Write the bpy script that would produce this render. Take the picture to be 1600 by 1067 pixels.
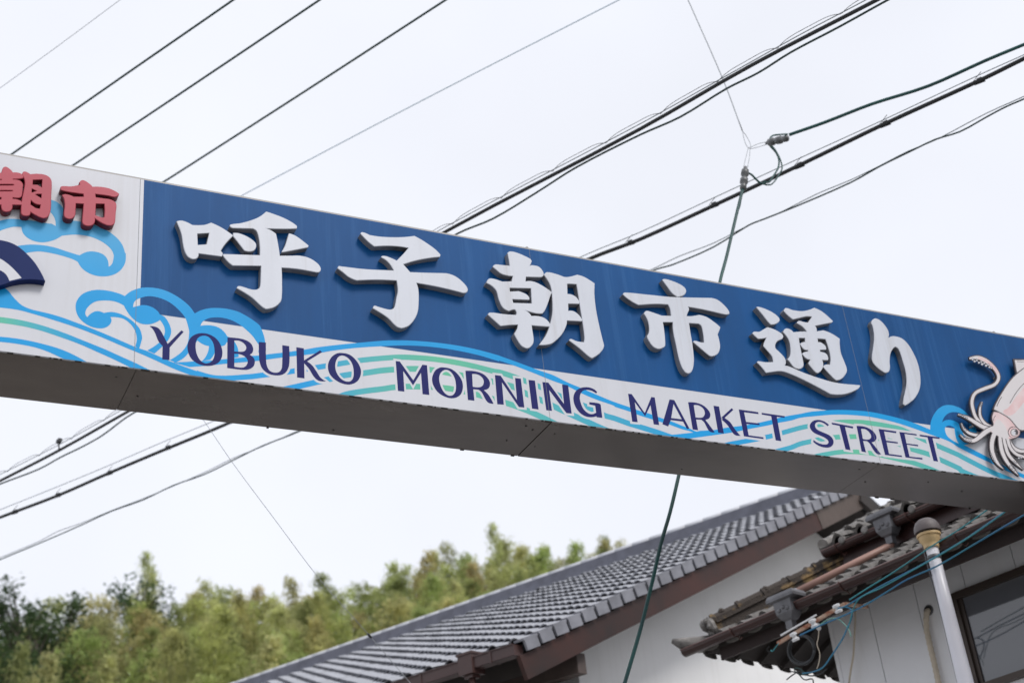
import bpy, bmesh, math, random
from mathutils import Vector, Matrix
from mathutils.geometry import delaunay_2d_cdt

for o in list(bpy.data.objects):
    bpy.data.objects.remove(o)
scene = bpy.context.scene
COL = scene.collection
RND = random.Random(7)

# ------------------------------------------------------------------ camera
PW, PH = 1600.0, 1067.0
FOC, PITCH, ROLL, YAW = 2294.92, 0.516781, -0.112254, -0.496632


def _axes():
    f = Vector((0, math.cos(PITCH), math.sin(PITCH)))
    u = Vector((0, -math.sin(PITCH), math.cos(PITCH)))
    x = Vector((1, 0, 0))
    c, s = math.cos(ROLL), math.sin(ROLL)
    R = Matrix.Rotation(YAW, 3, 'Z')
    return R @ (x * c + u * s), R @ (u * c - x * s), R @ f


AX, AU, AV = _axes()
CAM = Vector((0, 0, 1.6))
cam_data = bpy.data.cameras.new('camera')
cam = bpy.data.objects.new('camera', cam_data)
COL.objects.link(cam)
cam.matrix_world = Matrix(((AX.x, AU.x, -AV.x, CAM.x), (AX.y, AU.y, -AV.y, CAM.y), (AX.z, AU.z, -AV.z, CAM.z), (0, 0, 0, 1)))
cam_data.sensor_width = 36
cam_data.lens = FOC / PW * 36
cam_data.clip_end = 3000
cam_data.dof.use_dof = True
cam_data.dof.focus_distance = 8.5
cam_data.dof.aperture_fstop = 2.1
scene.camera = cam

# ------------------------------------------------------------------ sky and sun (bright overcast)
SUN_DIR = Vector((0.22, -0.62, 0.75)).normalized()      # towards the sun
world = bpy.data.worlds.new('World')
scene.world = world
world.use_nodes = True
nt = world.node_tree
bg = nt.nodes['Background']
sky = nt.nodes.new('ShaderNodeTexSky')
sky.sky_type = 'NISHITA'
sky.sun_disc = False
sky.sun_elevation = math.asin(SUN_DIR.z)
sky.sun_rotation = math.atan2(SUN_DIR.x, SUN_DIR.y)
sky.dust_density = 3.0
cloud = nt.nodes.new('ShaderNodeMix')
cloud.data_type = 'RGBA'
cloud.inputs[0].default_value = 0.90
cloud.inputs[7].default_value = (7.85, 8.02, 8.62, 1)
nt.links.new(sky.outputs[0], cloud.inputs[6])
wc = nt.nodes.new('ShaderNodeTexCoord')
wn = nt.nodes.new('ShaderNodeTexNoise')          # faint cloud structure over the whole sky
wn.inputs['Scale'].default_value = 2.6
wn.inputs['Detail'].default_value = 4
nt.links.new(wc.outputs['Generated'], wn.inputs['Vector'])
wr = nt.nodes.new('ShaderNodeMapRange')
wr.inputs[1].default_value, wr.inputs[2].default_value = 0.3, 0.7
wr.inputs[3].default_value, wr.inputs[4].default_value = 0.945, 1.05
nt.links.new(wn.outputs['Fac'], wr.inputs[0])
wm_ = nt.nodes.new('ShaderNodeVectorMath')
wm_.operation = 'SCALE'
nt.links.new(cloud.outputs[2], wm_.inputs[0])
nt.links.new(wr.outputs[0], wm_.inputs['Scale'])
nt.links.new(wm_.outputs[0], bg.inputs['Color'])
bg.inputs['Strength'].default_value = 0.10
sun_data = bpy.data.lights.new('sun', 'SUN')
sun_data.energy = 1.5
sun_data.angle = math.radians(18)
sun_data.color = (1.0, 0.97, 0.93)
sun = bpy.data.objects.new('sun', sun_data)
COL.objects.link(sun)
sun.location = SUN_DIR * 60
sun.rotation_euler = SUN_DIR.to_track_quat('Z', 'Y').to_euler()

scene.view_settings.view_transform = 'Standard'
scene.view_settings.look = 'None'
scene.view_settings.exposure = 0.36
scene.view_settings.gamma = 1.0
scene.render.engine = 'CYCLES'
scene.render.resolution_x, scene.render.resolution_y = 1024, 682


# ------------------------------------------------------------------ helpers
def ray(px, py):
    return AX * ((px - PW / 2) / FOC) - AU * ((py - PH / 2) / FOC) + AV


def on_plane(px, py, p0, n):
    r = ray(px, py)
    return CAM + r * ((p0 - CAM).dot(n) / r.dot(n))


def on_height(px, py, z):
    return on_plane(px, py, Vector((0, 0, z)), Vector((0, 0, 1)))


def lin(c):
    c /= 255.0
    return c / 12.92 if c <= 0.04045 else ((c + 0.055) / 1.055) ** 2.4


def rgb(r, g, b):
    return (lin(r), lin(g), lin(b))


def mat(name, col, rough=0.6, var=0.0, scale=3.0, col2=None, bump=0.0, bscale=40.0, metal=0.0, stretch=(1, 1, 1), spec=0.5, attr=None, trans=0.0, alpha=1.0, contrast=(0.35, 0.65), coat=0.0, streak=0.0, streak_col=(1, 1, 1)):
    m = bpy.data.materials.new(name)
    m.use_nodes = True
    t = m.node_tree
    b = t.nodes['Principled BSDF']
    b.inputs['Roughness'].default_value = rough
    b.inputs['Metallic'].default_value = metal
    b.inputs['Specular IOR Level'].default_value = spec
    b.inputs['Coat Weight'].default_value = coat
    if trans:
        b.inputs['Transmission Weight'].default_value = trans
    tc = t.nodes.new('ShaderNodeTexCoord')
    mp = t.nodes.new('ShaderNodeMapping')
    mp.inputs['Scale'].default_value = stretch
    t.links.new(tc.outputs['Object'], mp.inputs['Vector'])
    base = None
    if attr:
        a = t.nodes.new('ShaderNodeAttribute')
        a.attribute_name = attr
        base = a.outputs['Color']
    if var > 0 or col2 is not None:
        nz = t.nodes.new('ShaderNodeTexNoise')
        nz.inputs['Scale'].default_value = scale
        nz.inputs['Detail'].default_value = 6
        nz.inputs['Roughness'].default_value = 0.62
        t.links.new(mp.outputs[0], nz.inputs['Vector'])
        rp = t.nodes.new('ShaderNodeMapRange')
        rp.inputs[1].default_value, rp.inputs[2].default_value = contrast
        t.links.new(nz.outputs['Fac'], rp.inputs[0])
        mx = t.nodes.new('ShaderNodeMix')
        mx.data_type = 'RGBA'
        t.links.new(rp.outputs[0], mx.inputs[0])
        c2 = col2 if col2 is not None else tuple(x * (1 - var) for x in col)
        if base is not None:
            t.links.new(base, mx.inputs[6])
            ml = t.nodes.new('ShaderNodeMix')
            ml.data_type = 'RGBA'
            ml.blend_type = 'MULTIPLY'
            ml.inputs[0].default_value = 1
            ml.inputs[7].default_value = (1 - var, 1 - var, 1 - var, 1)
            t.links.new(base, ml.inputs[6])
            t.links.new(ml.outputs[2], mx.inputs[7])
        else:
            mx.inputs[6].default_value = (*col, 1)
            mx.inputs[7].default_value = (*c2, 1)
        t.links.new(mx.outputs[2], b.inputs['Base Color'])
    elif base is not None:
        t.links.new(base, b.inputs['Base Color'])
    else:
        b.inputs['Base Color'].default_value = (*col, 1)
    if streak > 0:
        ln = b.inputs['Base Color'].links
        mp2 = t.nodes.new('ShaderNodeMapping')
        mp2.inputs['Scale'].default_value = (9.0, 1.0, 0.28)
        t.links.new(tc.outputs['Object'], mp2.inputs['Vector'])
        n3 = t.nodes.new('ShaderNodeTexNoise')
        n3.inputs['Scale'].default_value = 1.6
        n3.inputs['Detail'].default_value = 7
        n3.inputs['Roughness'].default_value = 0.7
        t.links.new(mp2.outputs[0], n3.inputs['Vector'])
        r3 = t.nodes.new('ShaderNodeMapRange')
        r3.inputs[1].default_value, r3.inputs[2].default_value = 0.52, 0.78
        r3.inputs[4].default_value = streak
        t.links.new(n3.outputs['Fac'], r3.inputs[0])
        m3 = t.nodes.new('ShaderNodeMix')
        m3.data_type = 'RGBA'
        t.links.new(r3.outputs[0], m3.inputs[0])
        m3.inputs[7].default_value = (*streak_col, 1)
        if ln:
            t.links.new(ln[0].from_socket, m3.inputs[6])
        else:
            m3.inputs[6].default_value = (*col, 1)
        t.links.new(m3.outputs[2], b.inputs['Base Color'])
    if bump > 0:
        n2 = t.nodes.new('ShaderNodeTexNoise')
        n2.inputs['Scale'].default_value = bscale
        n2.inputs['Detail'].default_value = 5
        t.links.new(mp.outputs[0], n2.inputs['Vector'])
        bp = t.nodes.new('ShaderNodeBump')
        bp.inputs['Strength'].default_value = bump
        bp.inputs['Distance'].default_value = 0.02
        t.links.new(n2.outputs['Fac'], bp.inputs['Height'])
        t.links.new(bp.outputs[0], b.inputs['Normal'])
    return m


def empty(name, loc, label=None, cat=None, group=None):
    o = bpy.data.objects.new(name, None)
    COL.objects.link(o)
    o.location = loc
    o.empty_display_size = 0.2
    if label:
        tag(o, label, cat, group)
    return o


def tag(o, label, cat, group=None, kind=None):
    if label:
        o['label'] = label
    if cat:
        o['category'] = cat
    if group:
        o['group'] = group
    if kind:
        o['kind'] = kind
    return o


def link(name, me, m=None, parent=None):
    if m is not None:
        me.materials.append(m)
    o = bpy.data.objects.new(name, me)
    COL.objects.link(o)
    if parent is not None:
        o.parent = parent
        p = Matrix.Identity(4)
        q = parent
        chain = []
        while q is not None:
            chain.append(q)
            q = q.parent
        for q in reversed(chain):
            p = p @ q.matrix_parent_inverse @ Matrix.LocRotScale(q.location, q.rotation_euler, q.scale)
        o.matrix_parent_inverse = p.inverted()
    return o


def mesh(name, vs, fs, m=None, parent=None, smooth=False):
    me = bpy.data.meshes.new(name)
    me.from_pydata([tuple(v) for v in vs], [], fs)
    me.update()
    if smooth:
        for p in me.polygons:
            p.use_smooth = True
    return link(name, me, m, parent)


class MB:
    """collects shapes into one mesh"""
    def __init__(self):
        self.v, self.f = [], []

    def add(self, vs, fs):
        k = len(self.v)
        self.v += [Vector(v) for v in vs]
        self.f += [tuple(i + k for i in f) for f in fs]
        return self

    def box(self, c, dx, dy, dz):
        """centre plus half-extent vectors"""
        c, dx, dy, dz = Vector(c), Vector(dx), Vector(dy), Vector(dz)
        vs = [c + dx * a + dy * b + dz * d for a in (-1, 1) for b in (-1, 1) for d in (-1, 1)]
        fs = [(0, 1, 3, 2), (4, 6, 7, 5), (0, 4, 5, 1), (2, 3, 7, 6), (0, 2, 6, 4), (1, 5, 7, 3)]
        if dx.cross(dy).dot(dz) < 0:
            fs = [tuple(reversed(f)) for f in fs]
        return self.add(vs, fs)

    def abox(self, x0, x1, y0, y1, z0, z1):
        return self.box(((x0 + x1) / 2, (y0 + y1) / 2, (z0 + z1) / 2), ((x1 - x0) / 2, 0, 0), (0, (y1 - y0) / 2, 0), (0, 0, (z1 - z0) / 2))

    def bar(self, a, b, w, h, up=(0, 0, 1)):
        a, b = Vector(a), Vector(b)
        d = (b - a)
        up = Vector(up)
        sd = d.cross(up).normalized()
        u = sd.cross(d).normalized()
        return self.box((a + b) / 2, d / 2, sd * (w / 2), u * (h / 2))

    def tube(self, pts, r, n=8, cap=True):
        pts = [Vector(p) for p in pts]
        k = len(self.v)
        rs = r if isinstance(r, (list, tuple)) else [r] * len(pts)
        prev = None
        for i, p in enumerate(pts):
            d = (pts[min(i + 1, len(pts) - 1)] - pts[max(i - 1, 0)]).normalized()
            if prev is None:
                a = d.orthogonal().normalized()
            else:
                a = (prev - d * prev.dot(d))
                a = a.normalized() if a.length > 1e-6 else d.orthogonal().normalized()
            prev = a
            b = d.cross(a)
            for j in range(n):
                t = 2 * math.pi * j / n
                self.v.append(p + (a * math.cos(t) + b * math.sin(t)) * rs[i])
        for i in range(len(pts) - 1):
            for j in range(n):
                j2 = (j + 1) % n
                self.f.append((k + i * n + j, k + i * n + j2, k + (i + 1) * n + j2, k + (i + 1) * n + j))
        if cap:
            self.f.append(tuple(k + j for j in reversed(range(n))))
            self.f.append(tuple(k + (len(pts) - 1) * n + j for j in range(n)))
        return self

    def lathe(self, base, axis, prof, n=16):
        """prof: list of (radius, height along axis)"""
        base, axis = Vector(base), Vector(axis).normalized()
        a = axis.orthogonal().normalized()
        b = axis.cross(a)
        k = len(self.v)
        for r, h in prof:
            for j in range(n):
                t = 2 * math.pi * j / n
                self.v.append(base + axis * h + (a * math.cos(t) + b * math.sin(t)) * r)
        for i in range(len(prof) - 1):
            for j in range(n):
                j2 = (j + 1) % n
                self.f.append((k + i * n + j, k + i * n + j2, k + (i + 1) * n + j2, k + (i + 1) * n + j))
        self.f.append(tuple(k + j for j in reversed(range(n))))
        self.f.append(tuple(k + (len(prof) - 1) * n + j for j in range(n)))
        return self

    def build(self, name, m, parent=None, smooth=False):
        return mesh(name, self.v, self.f, m, parent, smooth)


def smooth_by_angle(o, ang=40):
    me = o.data
    bm = bmesh.new()
    bm.from_mesh(me)
    for f in bm.faces:
        f.smooth = True
    for e in bm.edges:
        if len(e.link_faces) == 2 and e.calc_face_angle(3.2) > math.radians(ang):
            e.smooth = False
    bm.to_mesh(me)
    bm.free()
    return o


# ------------------------------------------------------------------ outline tracing helpers
ZOOM = {
    'A': (0, 220, 5.927), 'B': (0, 380, 4.446), 'L': (0, 430, 4.0),
    'k1': (250, 310, 5.615), 'k2': (510, 340, 5.617), 'k3': (740, 370, 5.082), 'k4': (960, 420, 5.93),
    'k5': (1150, 450, 5.614), 'k6': (1330, 480, 3.678),
    'e1': (220, 480, 7.411), 'e2': (390, 500, 6.67), 'e3': (600, 530, 6.67), 'e4': (780, 550, 6.67),
    'e5': (960, 580, 8.34), 'e6': (1080, 600, 7.41), 'e7': (1250, 630, 6.4), 'q': (1460, 540, 4.85)}


def pts(z, s):
    x0, y0, k = ZOOM[z]
    out = []
    for w in s.split():
        c = w.endswith('!')
        x, y = w.rstrip('!').split(',')
        out.append((x0 + float(x) / k, y0 + float(y) / k, c))
    return out


def curve(p, closed=True, n=4):
    """smooth curve through the points; points flagged as corners stay sharp"""
    N = len(p)
    out = []
    V2 = [Vector((a[0], a[1])) for a in p]
    for i in range(N if closed else N - 1):
        j = (i + 1) % N
        a, b = V2[i], V2[j]
        L = (b - a).length
        if L < 1e-6:
            continue
        ca = p[i][2] or (not closed and i == 0)
        cb = p[j][2] or (not closed and j == N - 1)
        if ca and cb:
            out.append(a)
            continue
        ta = None if ca else (V2[j] - V2[i - 1])
        tb = None if cb else (V2[(j + 1) % N] - V2[i])
        ta = ta.normalized() * L if ta is not None and ta.length > 1e-6 else None
        tb = tb.normalized() * L if tb is not None and tb.length > 1e-6 else None
        if ta is None:
            ta = (b - a) * 1.5 - tb * 0.5
        if tb is None:
            tb = (b - a) * 1.5 - ta * 0.5
        for k in range(n):
            t = k / n
            h00 = 2 * t ** 3 - 3 * t * t + 1
            h10 = t ** 3 - 2 * t * t + t
            h01 = -2 * t ** 3 + 3 * t * t
            h11 = t ** 3 - t * t
            out.append(a * h00 + ta * h10 + b * h01 + tb * h11)
    if not closed:
        out.append(V2[-1])
    return out


def ccw(P):
    s = sum(P[i - 1].x * P[i].y - P[i].x * P[i - 1].y for i in range(len(P)))
    return P if s > 0 else list(reversed(P))


def offset(P, d):
    """grow (d>0) or shrink a closed outline"""
    P = ccw(P)
    out = []
    for i in range(len(P)):
        a, b, c = P[i - 1], P[i], P[(i + 1) % len(P)]
        d1, d2 = (b - a), (c - b)
        if d1.length < 1e-9 or d2.length < 1e-9:
            continue
        n1 = Vector((d1.y, -d1.x)).normalized()
        n2 = Vector((d2.y, -d2.x)).normalized()
        m = (n1 + n2)
        if m.length < 1e-6:
            m = n1
        m.normalize()
        k = min(1.8, 1 / max(0.35, m.dot(n1)))
        out.append(b + m * d * k)
    return out


def ribbon(P, w):
    """outline of a band along a centre line, P px points, w half widths"""
    ws = w if isinstance(w, (list, tuple)) else [w] * len(P)
    A, B = [], []
    for i, p in enumerate(P):
        d = P[min(i + 1, len(P) - 1)] - P[max(i - 1, 0)]
        n = Vector((-d.y, d.x)).normalized()
        A.append(p + n * ws[i])
        B.append(p - n * ws[i])
    return A + list(reversed(B))


class Outline:
    """closed outline with a winding-number inside test"""
    def __init__(self, P):
        self.P = [(p.x, p.y) for p in P]
        xs, ys = [p[0] for p in self.P], [p[1] for p in self.P]
        self.bb = (min(xs), max(xs), min(ys), max(ys))

    def has(self, x, y):
        b = self.bb
        if x < b[0] or x > b[1] or y < b[2] or y > b[3]:
            return False
        w = 0
        x1, y1 = self.P[-1]
        for x2, y2 in self.P:
            if y1 <= y:
                if y2 > y and (x2 - x1) * (y - y1) - (x - x1) * (y2 - y1) > 0:
                    w += 1
            elif y2 <= y and (x2 - x1) * (y - y1) - (x - x1) * (y2 - y1) < 0:
                w -= 1
            x1, y1 = x2, y2
        return w != 0


def cells(outlines):
    """all triangles between the given outlines"""
    vs, es = [], []
    for P in outlines:
        k, n = len(vs), len(P)
        vs += P
        es += [(k + i, k + (i + 1) % n) for i in range(n)]
    ov, oe, of, _, _, _ = delaunay_2d_cdt(vs, es, [], 0, 1e-6)
    out = []
    for f in of:
        cx = sum(ov[i].x for i in f) / len(f)
        cy = sum(ov[i].y for i in f) / len(f)
        out.append((tuple(f), cx, cy))
    return ov, out


def region(polys, holes=()):
    """union of outlines minus holes: 2D verts and triangles"""
    ov, tr = cells(list(polys) + list(holes))
    A, B = [Outline(p) for p in polys], [Outline(p) for p in holes]
    return ov, [f for f, x, y in tr if any(o.has(x, y) for o in A) and not any(o.has(x, y) for o in B)]


# ------------------------------------------------------------------ sign dimensions (metres)
SY = 6.60                # front face of the sign
SYB = 7.08               # back face
SZ0, SZ1 = 5.367, 6.558  # underside and top
SX0, SX1 = -1.01, 7.93
JOINTS = [1.384, 3.768, 6.160]
NY = Vector((0, 1, 0))


def to_sign(P, y):
    out = []
    for p in P:
        w = on_plane(p.x, p.y, Vector((0, y, 0)), NY)
        out.append(Vector((w.x, w.z)))
    return out


SIGN_CLIP = [Vector((SX0, SZ0)), Vector((SX1, SZ0)), Vector((SX1, SZ1 - 0.006)), Vector((SX0, SZ1 - 0.006))]


def printed(layers, y, parent, clip=None, shift=True):
    """flat print on one plane: layers = (name, outlines, holes, material or None, colour function, label),
    later layers cover earlier ones; every layer becomes a sheet of its own and no two sheets overlap"""
    tf = (lambda P: to_sign(P, y)) if shift else (lambda P: P)
    A = [[tf(P) for P in L[1]] for L in layers]
    B = [[tf(P) for P in L[2]] for L in layers]
    ov, tr = cells([P for a in A for P in a] + [P for a in B for P in a] + ([clip] if clip else []))
    OA = [[Outline(P) for P in a] for a in A]
    OB = [[Outline(P) for P in a] for a in B]
    oc = Outline(clip) if clip else None
    tris = {}
    for f, cx, cy in tr:
        if oc and not oc.has(cx, cy):
            continue
        for li in range(len(layers) - 1, -1, -1):
            if any(o.has(cx, cy) for o in OA[li]) and not any(o.has(cx, cy) for o in OB[li]):
                tris.setdefault(li, []).append(f)
                break
    for li, L in enumerate(layers):
        if L[3] is None or li not in tris:
            continue
        used = sorted({i for f in tris[li] for i in f})
        idx = {i: k for k, i in enumerate(used)}
        me = bpy.data.meshes.new(L[0])
        me.from_pydata([(ov[i].x, y, ov[i].y) for i in used], [], [tuple(idx[i] for i in f) for f in tris[li]])
        me.update()
        if me.polygons[0].normal.y > 0:
            me.flip_normals()
        if L[4]:
            a = me.color_attributes.new('print', 'FLOAT_COLOR', 'POINT')
            for i, v in enumerate(me.vertices):
                a.data[i].color = (*L[4](v.co), 1)
        o = link(L[0], me, L[3], parent)
        if L[5]:
            o['label'] = L[5]
        if len(L) > 6 and L[6]:
            o['kind'] = 'stuff'


def raised(name, polys, holes, yf, yb, m, parent, bevel=0.003, side=None):
    """solid cut-out letter: front face at yf, sides back to yb"""
    ov, fs = region([to_sign(P, yf) for P in polys], [to_sign(P, yf) for P in holes])
    bm = bmesh.new()
    bv = [bm.verts.new((v.x, yf, v.y)) for v in ov]
    for f in fs:
        try:
            bm.faces.new([bv[i] for i in f])
        except ValueError:
            pass
    for v in [v for v in bm.verts if not v.link_faces]:
        bm.verts.remove(v)
    bm.normal_update()
    bmesh.ops.recalc_face_normals(bm, faces=bm.faces)
    if sum(f.normal.y for f in bm.faces) > 0:
        bmesh.ops.reverse_faces(bm, faces=bm.faces)
    edges = [e for e in bm.edges if len(e.link_faces) == 1]
    vb = list({v for e in edges for v in e.verts})
    # rolled edge: the rim of the face is pulled back a little before the side goes down
    inn = {}
    for v in vb:
        be = [e for e in v.link_edges if len(e.link_faces) == 1]
        t = Vector((0, 0, 0))
        for e in be:
            f = e.link_faces[0]
            mid = (e.verts[0].co + e.verts[1].co) / 2
            d = (e.verts[1].co - e.verts[0].co).normalized()
            n = d.cross(f.normal)
            if n.dot(f.calc_center_median() - mid) > 0:
                n = -n
            t += n
        inn[v] = t.normalized() if t.length > 1e-6 else t
    ring, back = {}, {}
    for v in vb:
        c = v.co.copy()
        ring[v] = bm.verts.new(c + inn[v] * bevel + Vector((0, bevel, 0)))
        back[v] = bm.verts.new(c + inn[v] * bevel + Vector((0, yb - yf, 0)))
    for e in edges:
        a, b = e.verts
        f = e.link_faces[0]
        ls = [l.vert for l in f.loops]
        i = ls.index(a)
        if ls[(i + 1) % len(ls)] is b:
            a, b = b, a
        bm.faces.new((a, b, ring[b], ring[a]))
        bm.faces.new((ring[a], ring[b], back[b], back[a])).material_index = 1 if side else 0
    me = bpy.data.meshes.new(name)
    bm.to_mesh(me)
    bm.free()
    o = link(name, me, m, parent)
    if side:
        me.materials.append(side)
    return smooth_by_angle(o, 32)

# ------------------------------------------------------------------ materials
M = {}
M['asphalt'] = mat('asphalt', (0.17, 0.168, 0.165), 0.9, 0.3, 1.5, bump=0.3, bscale=90)
M['soil'] = mat('gravel_yard', (0.36, 0.345, 0.32), 0.95, 0.25, 0.4)
M['sign_white'] = mat('sign_white', rgb(195, 197, 204), 0.45, 0.08, 1.2, stretch=(1.0, 1, 0.35), contrast=(0.42, 0.72), streak=0.35, streak_col=rgb(170, 168, 168))
M['sign_blue'] = mat('sign_blue', rgb(6, 76, 134), 0.48, 0.22, 1.6, stretch=(1.6, 1, 0.25), contrast=(0.35, 0.7), spec=0.15, streak=0.42, streak_col=rgb(58, 110, 164))
M['print'] = mat('wave_print', (1, 1, 1), 0.45, 0.06, 2.0, attr='print', spec=0.2)
M['navy_print'] = mat('navy_print', rgb(30, 34, 98), 0.5, 0.12, 3, spec=0.12)
M['joint'] = mat('panel_joint_dark', (0.16, 0.17, 0.18), 0.8)
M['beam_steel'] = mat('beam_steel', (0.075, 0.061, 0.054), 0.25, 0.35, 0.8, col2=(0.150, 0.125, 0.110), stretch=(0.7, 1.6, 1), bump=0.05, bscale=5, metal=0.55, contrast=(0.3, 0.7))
M['dirt'] = mat('drip_dirt', (0.03, 0.028, 0.026), 0.9)
M['letter'] = mat('letter_white', rgb(194, 198, 207), 0.42, 0.10, 2.2, stretch=(2.2, 1, 0.5), contrast=(0.48, 0.8), streak=0.5, streak_col=rgb(156, 152, 148))
M['letter_side_shaded'] = mat('letter_side_shaded', rgb(134, 135, 139), 0.5, 0.35, 5, col2=rgb(66, 64, 60), contrast=(0.48, 0.72))  # shade of the letter sides deepened in the grey itself, with dirt blotches
M['letter_red'] = mat('letter_red', rgb(174, 66, 82), 0.42, 0.12, 3, spec=0.3)
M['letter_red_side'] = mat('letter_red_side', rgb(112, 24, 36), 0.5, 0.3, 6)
M['emblem_navy'] = mat('emblem_navy', rgb(20, 38, 90), 0.5, 0.1, 3, spec=0.12)
M['post'] = mat('post_steel', (0.30, 0.29, 0.28), 0.5, 0.2, 2, metal=0.2)
M['black_cable'] = mat('black_cable', (0.022, 0.024, 0.027), 0.55)
M['green_cable'] = mat('green_cable', (0.009, 0.040, 0.036), 0.5)
M['teal_cable'] = mat('teal_cable', (0.005, 0.072, 0.066), 0.5, col2=(0.005, 0.045, 0.045), scale=2.5)
M['thin_wire'] = mat('thin_wire', (0.16, 0.19, 0.20), 0.5, metal=0.3)
M['galv'] = mat('galvanised_wire', (0.30, 0.32, 0.34), 0.45, metal=0.5)
M['pale_wire'] = mat('pale_blue_wire', (0.32, 0.46, 0.56), 0.5)
M['porcelain'] = mat('grey_porcelain', (0.14, 0.145, 0.15), 0.35, 0.5, 14)
M['white_porcelain'] = mat('white_porcelain', (0.75, 0.76, 0.78), 0.25, 0.1, 20)

# ------------------------------------------------------------------ ground and street
g = mesh('ground', [(-400, -400, -0.13), (400, -400, -0.13), (400, 400, -0.13), (-400, 400, -0.13)], [(0, 1, 2, 3)], M['soil'])
tag(g, 'pale gravel yards of the plots around the street', 'ground', kind='structure')
SD = Vector((math.sin(math.radians(-20)), math.cos(math.radians(-20)), 0))   # street direction
SN = Vector((SD.y, -SD.x, 0))
STREET_C = Vector((2.6, 0, 0))
mb = MB()
mb.box(STREET_C + SD * 20 + Vector((0, 0, -0.07)), SD * 60, SN * 3.4, Vector((0, 0, 0.066)))
r = mb.build('road', M['asphalt'])
tag(r, 'grey asphalt of the market street passing under the sign', 'road', kind='structure')
M['concrete'] = mat('concrete', (0.30, 0.29, 0.27), 0.85, 0.2, 2, bump=0.2)
for k, sgn in enumerate((-1, 1)):
    mb = MB()
    mb.box(STREET_C + SD * 20 + SN * sgn * 4.0 + Vector((0, 0, -0.005)), SD * 60, SN * 0.6, Vector((0, 0, 0.12)))
    o = mb.build('pavement', M['concrete'])
    tag(o, ('left' if sgn < 0 else 'right') + ' hand concrete footway edging the market street', 'pavement', kind='structure')

# ------------------------------------------------------------------ the overhead sign
sign = empty('overhead_sign', (3.5, 6.84, 0), 'long blue and white overhead street sign box with raised white characters spanning the street', 'street sign')
mb = MB()
mb.abox(SX0 + 0.004, SX1 - 0.004, SY + 0.014, SYB, SZ0 + 0.008, SZ1 - 0.006)
mb.build('box_frame', M['beam_steel'], sign)
# top flashing lip and end plates
mb = MB(); mb.abox(SX0, SX1, SY + 0.002, SYB + 0.012, SZ1 - 0.005, SZ1 + 0.006); mb.build('top_flashing', M['post'], sign)
mb = MB(); mb.abox(SX1 - 0.003, SX1 + 0.010, SY + 0.004, SYB + 0.004, SZ0 + 0.004, SZ1 - 0.006); mb.build('end_plate', M['sign_blue'], sign)
mb = MB(); mb.abox(SX0 - 0.010, SX0 + 0.003, SY + 0.004, SYB + 0.004, SZ0 + 0.004, SZ1 - 0.006); mb.build('end_plate', M['sign_white'], sign)
# face panels
cuts = [SX0] + JOINTS + [SX1]
for a, b in zip(cuts[:-1], cuts[1:]):
    mb = MB(); mb.abox(a + 0.0012, b - 0.0012, SY, SY + 0.013, SZ0, SZ1 - 0.0055)
    mb.build('face_panel', M['sign_white'], sign)
# underside sheets with lapped joints and screws
ucuts = [SX0, 1.40, 3.785, 6.17, SX1]
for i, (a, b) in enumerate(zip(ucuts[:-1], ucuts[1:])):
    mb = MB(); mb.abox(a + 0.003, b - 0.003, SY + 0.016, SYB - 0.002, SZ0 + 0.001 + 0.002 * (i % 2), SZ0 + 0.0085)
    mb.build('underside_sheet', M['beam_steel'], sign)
for x, y in [(3.66, 6.70), (3.72, 6.735), (3.87, 6.745), (3.63, 6.90), (3.83, 6.93), (1.32, 6.72), (1.47, 6.9), (6.08, 6.72), (6.25, 6.88), (6.7, 6.78), (7.05, 6.85), (2.6, 7.02), (4.9, 7.0)]:
    mb = MB(); mb.lathe((x, y, SZ0 + 0.002), (0, 0, -1), [(0.006, -0.003), (0.006, 0.0015), (0.003, 0.003)], 8)
    mb.build('screw', M['dirt'], sign)
# dirt and rust drips hanging on the lower edge of the face
mb = MB()
x = SX0 + 0.1
while x < SX1 - 0.1:
    w = RND.uniform(0.006, 0.05)
    hgt = RND.uniform(0.002, 0.006)
    if RND.random() < 0.75:
        mb.abox(x, x + w, SY + 0.0015, SY + 0.012, SZ0 - hgt, SZ0 + 0.001)
    x += w + RND.uniform(0.0, 0.07)
o = mb.build('drip_edge', M['dirt'], sign); o['kind'] = 'stuff'
mb = MB()
x = SX0 + 0.1
while x < SX1 - 0.1:
    w = RND.uniform(0.01, 0.03)
    if RND.random() < 0.2:
        mb.abox(x, x + w, SYB - 0.004, SYB + 0.004, SZ0 - RND.uniform(0.0, 0.004), SZ0 + 0.004)
    x += w + RND.uniform(0.05, 0.3)
o = mb.build('drip_edge', M['dirt'], sign); o['kind'] = 'stuff'
# bolts on the top edge
for x in (3.77, 7.55):
    mb = MB(); mb.lathe((x, SY + 0.03, SZ1 + 0.006), (0, 0, 1), [(0.016, 0), (0.016, 0.01), (0.010, 0.012), (0.010, 0.022)], 8)
    mb.build('bolt', M['post'], sign)
# posts carrying the box
for x in (SX0 + 0.12, SX1 - 0.13):
    mb = MB()
    mb.abox(x - 0.09, x + 0.09, 6.75, 6.93, 0.02, SZ0 + 0.0005)
    mb.abox(x - 0.2, x + 0.2, 6.64, 7.04, -0.1, 0.02)
    mb.build('post', M['post'], sign)

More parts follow.
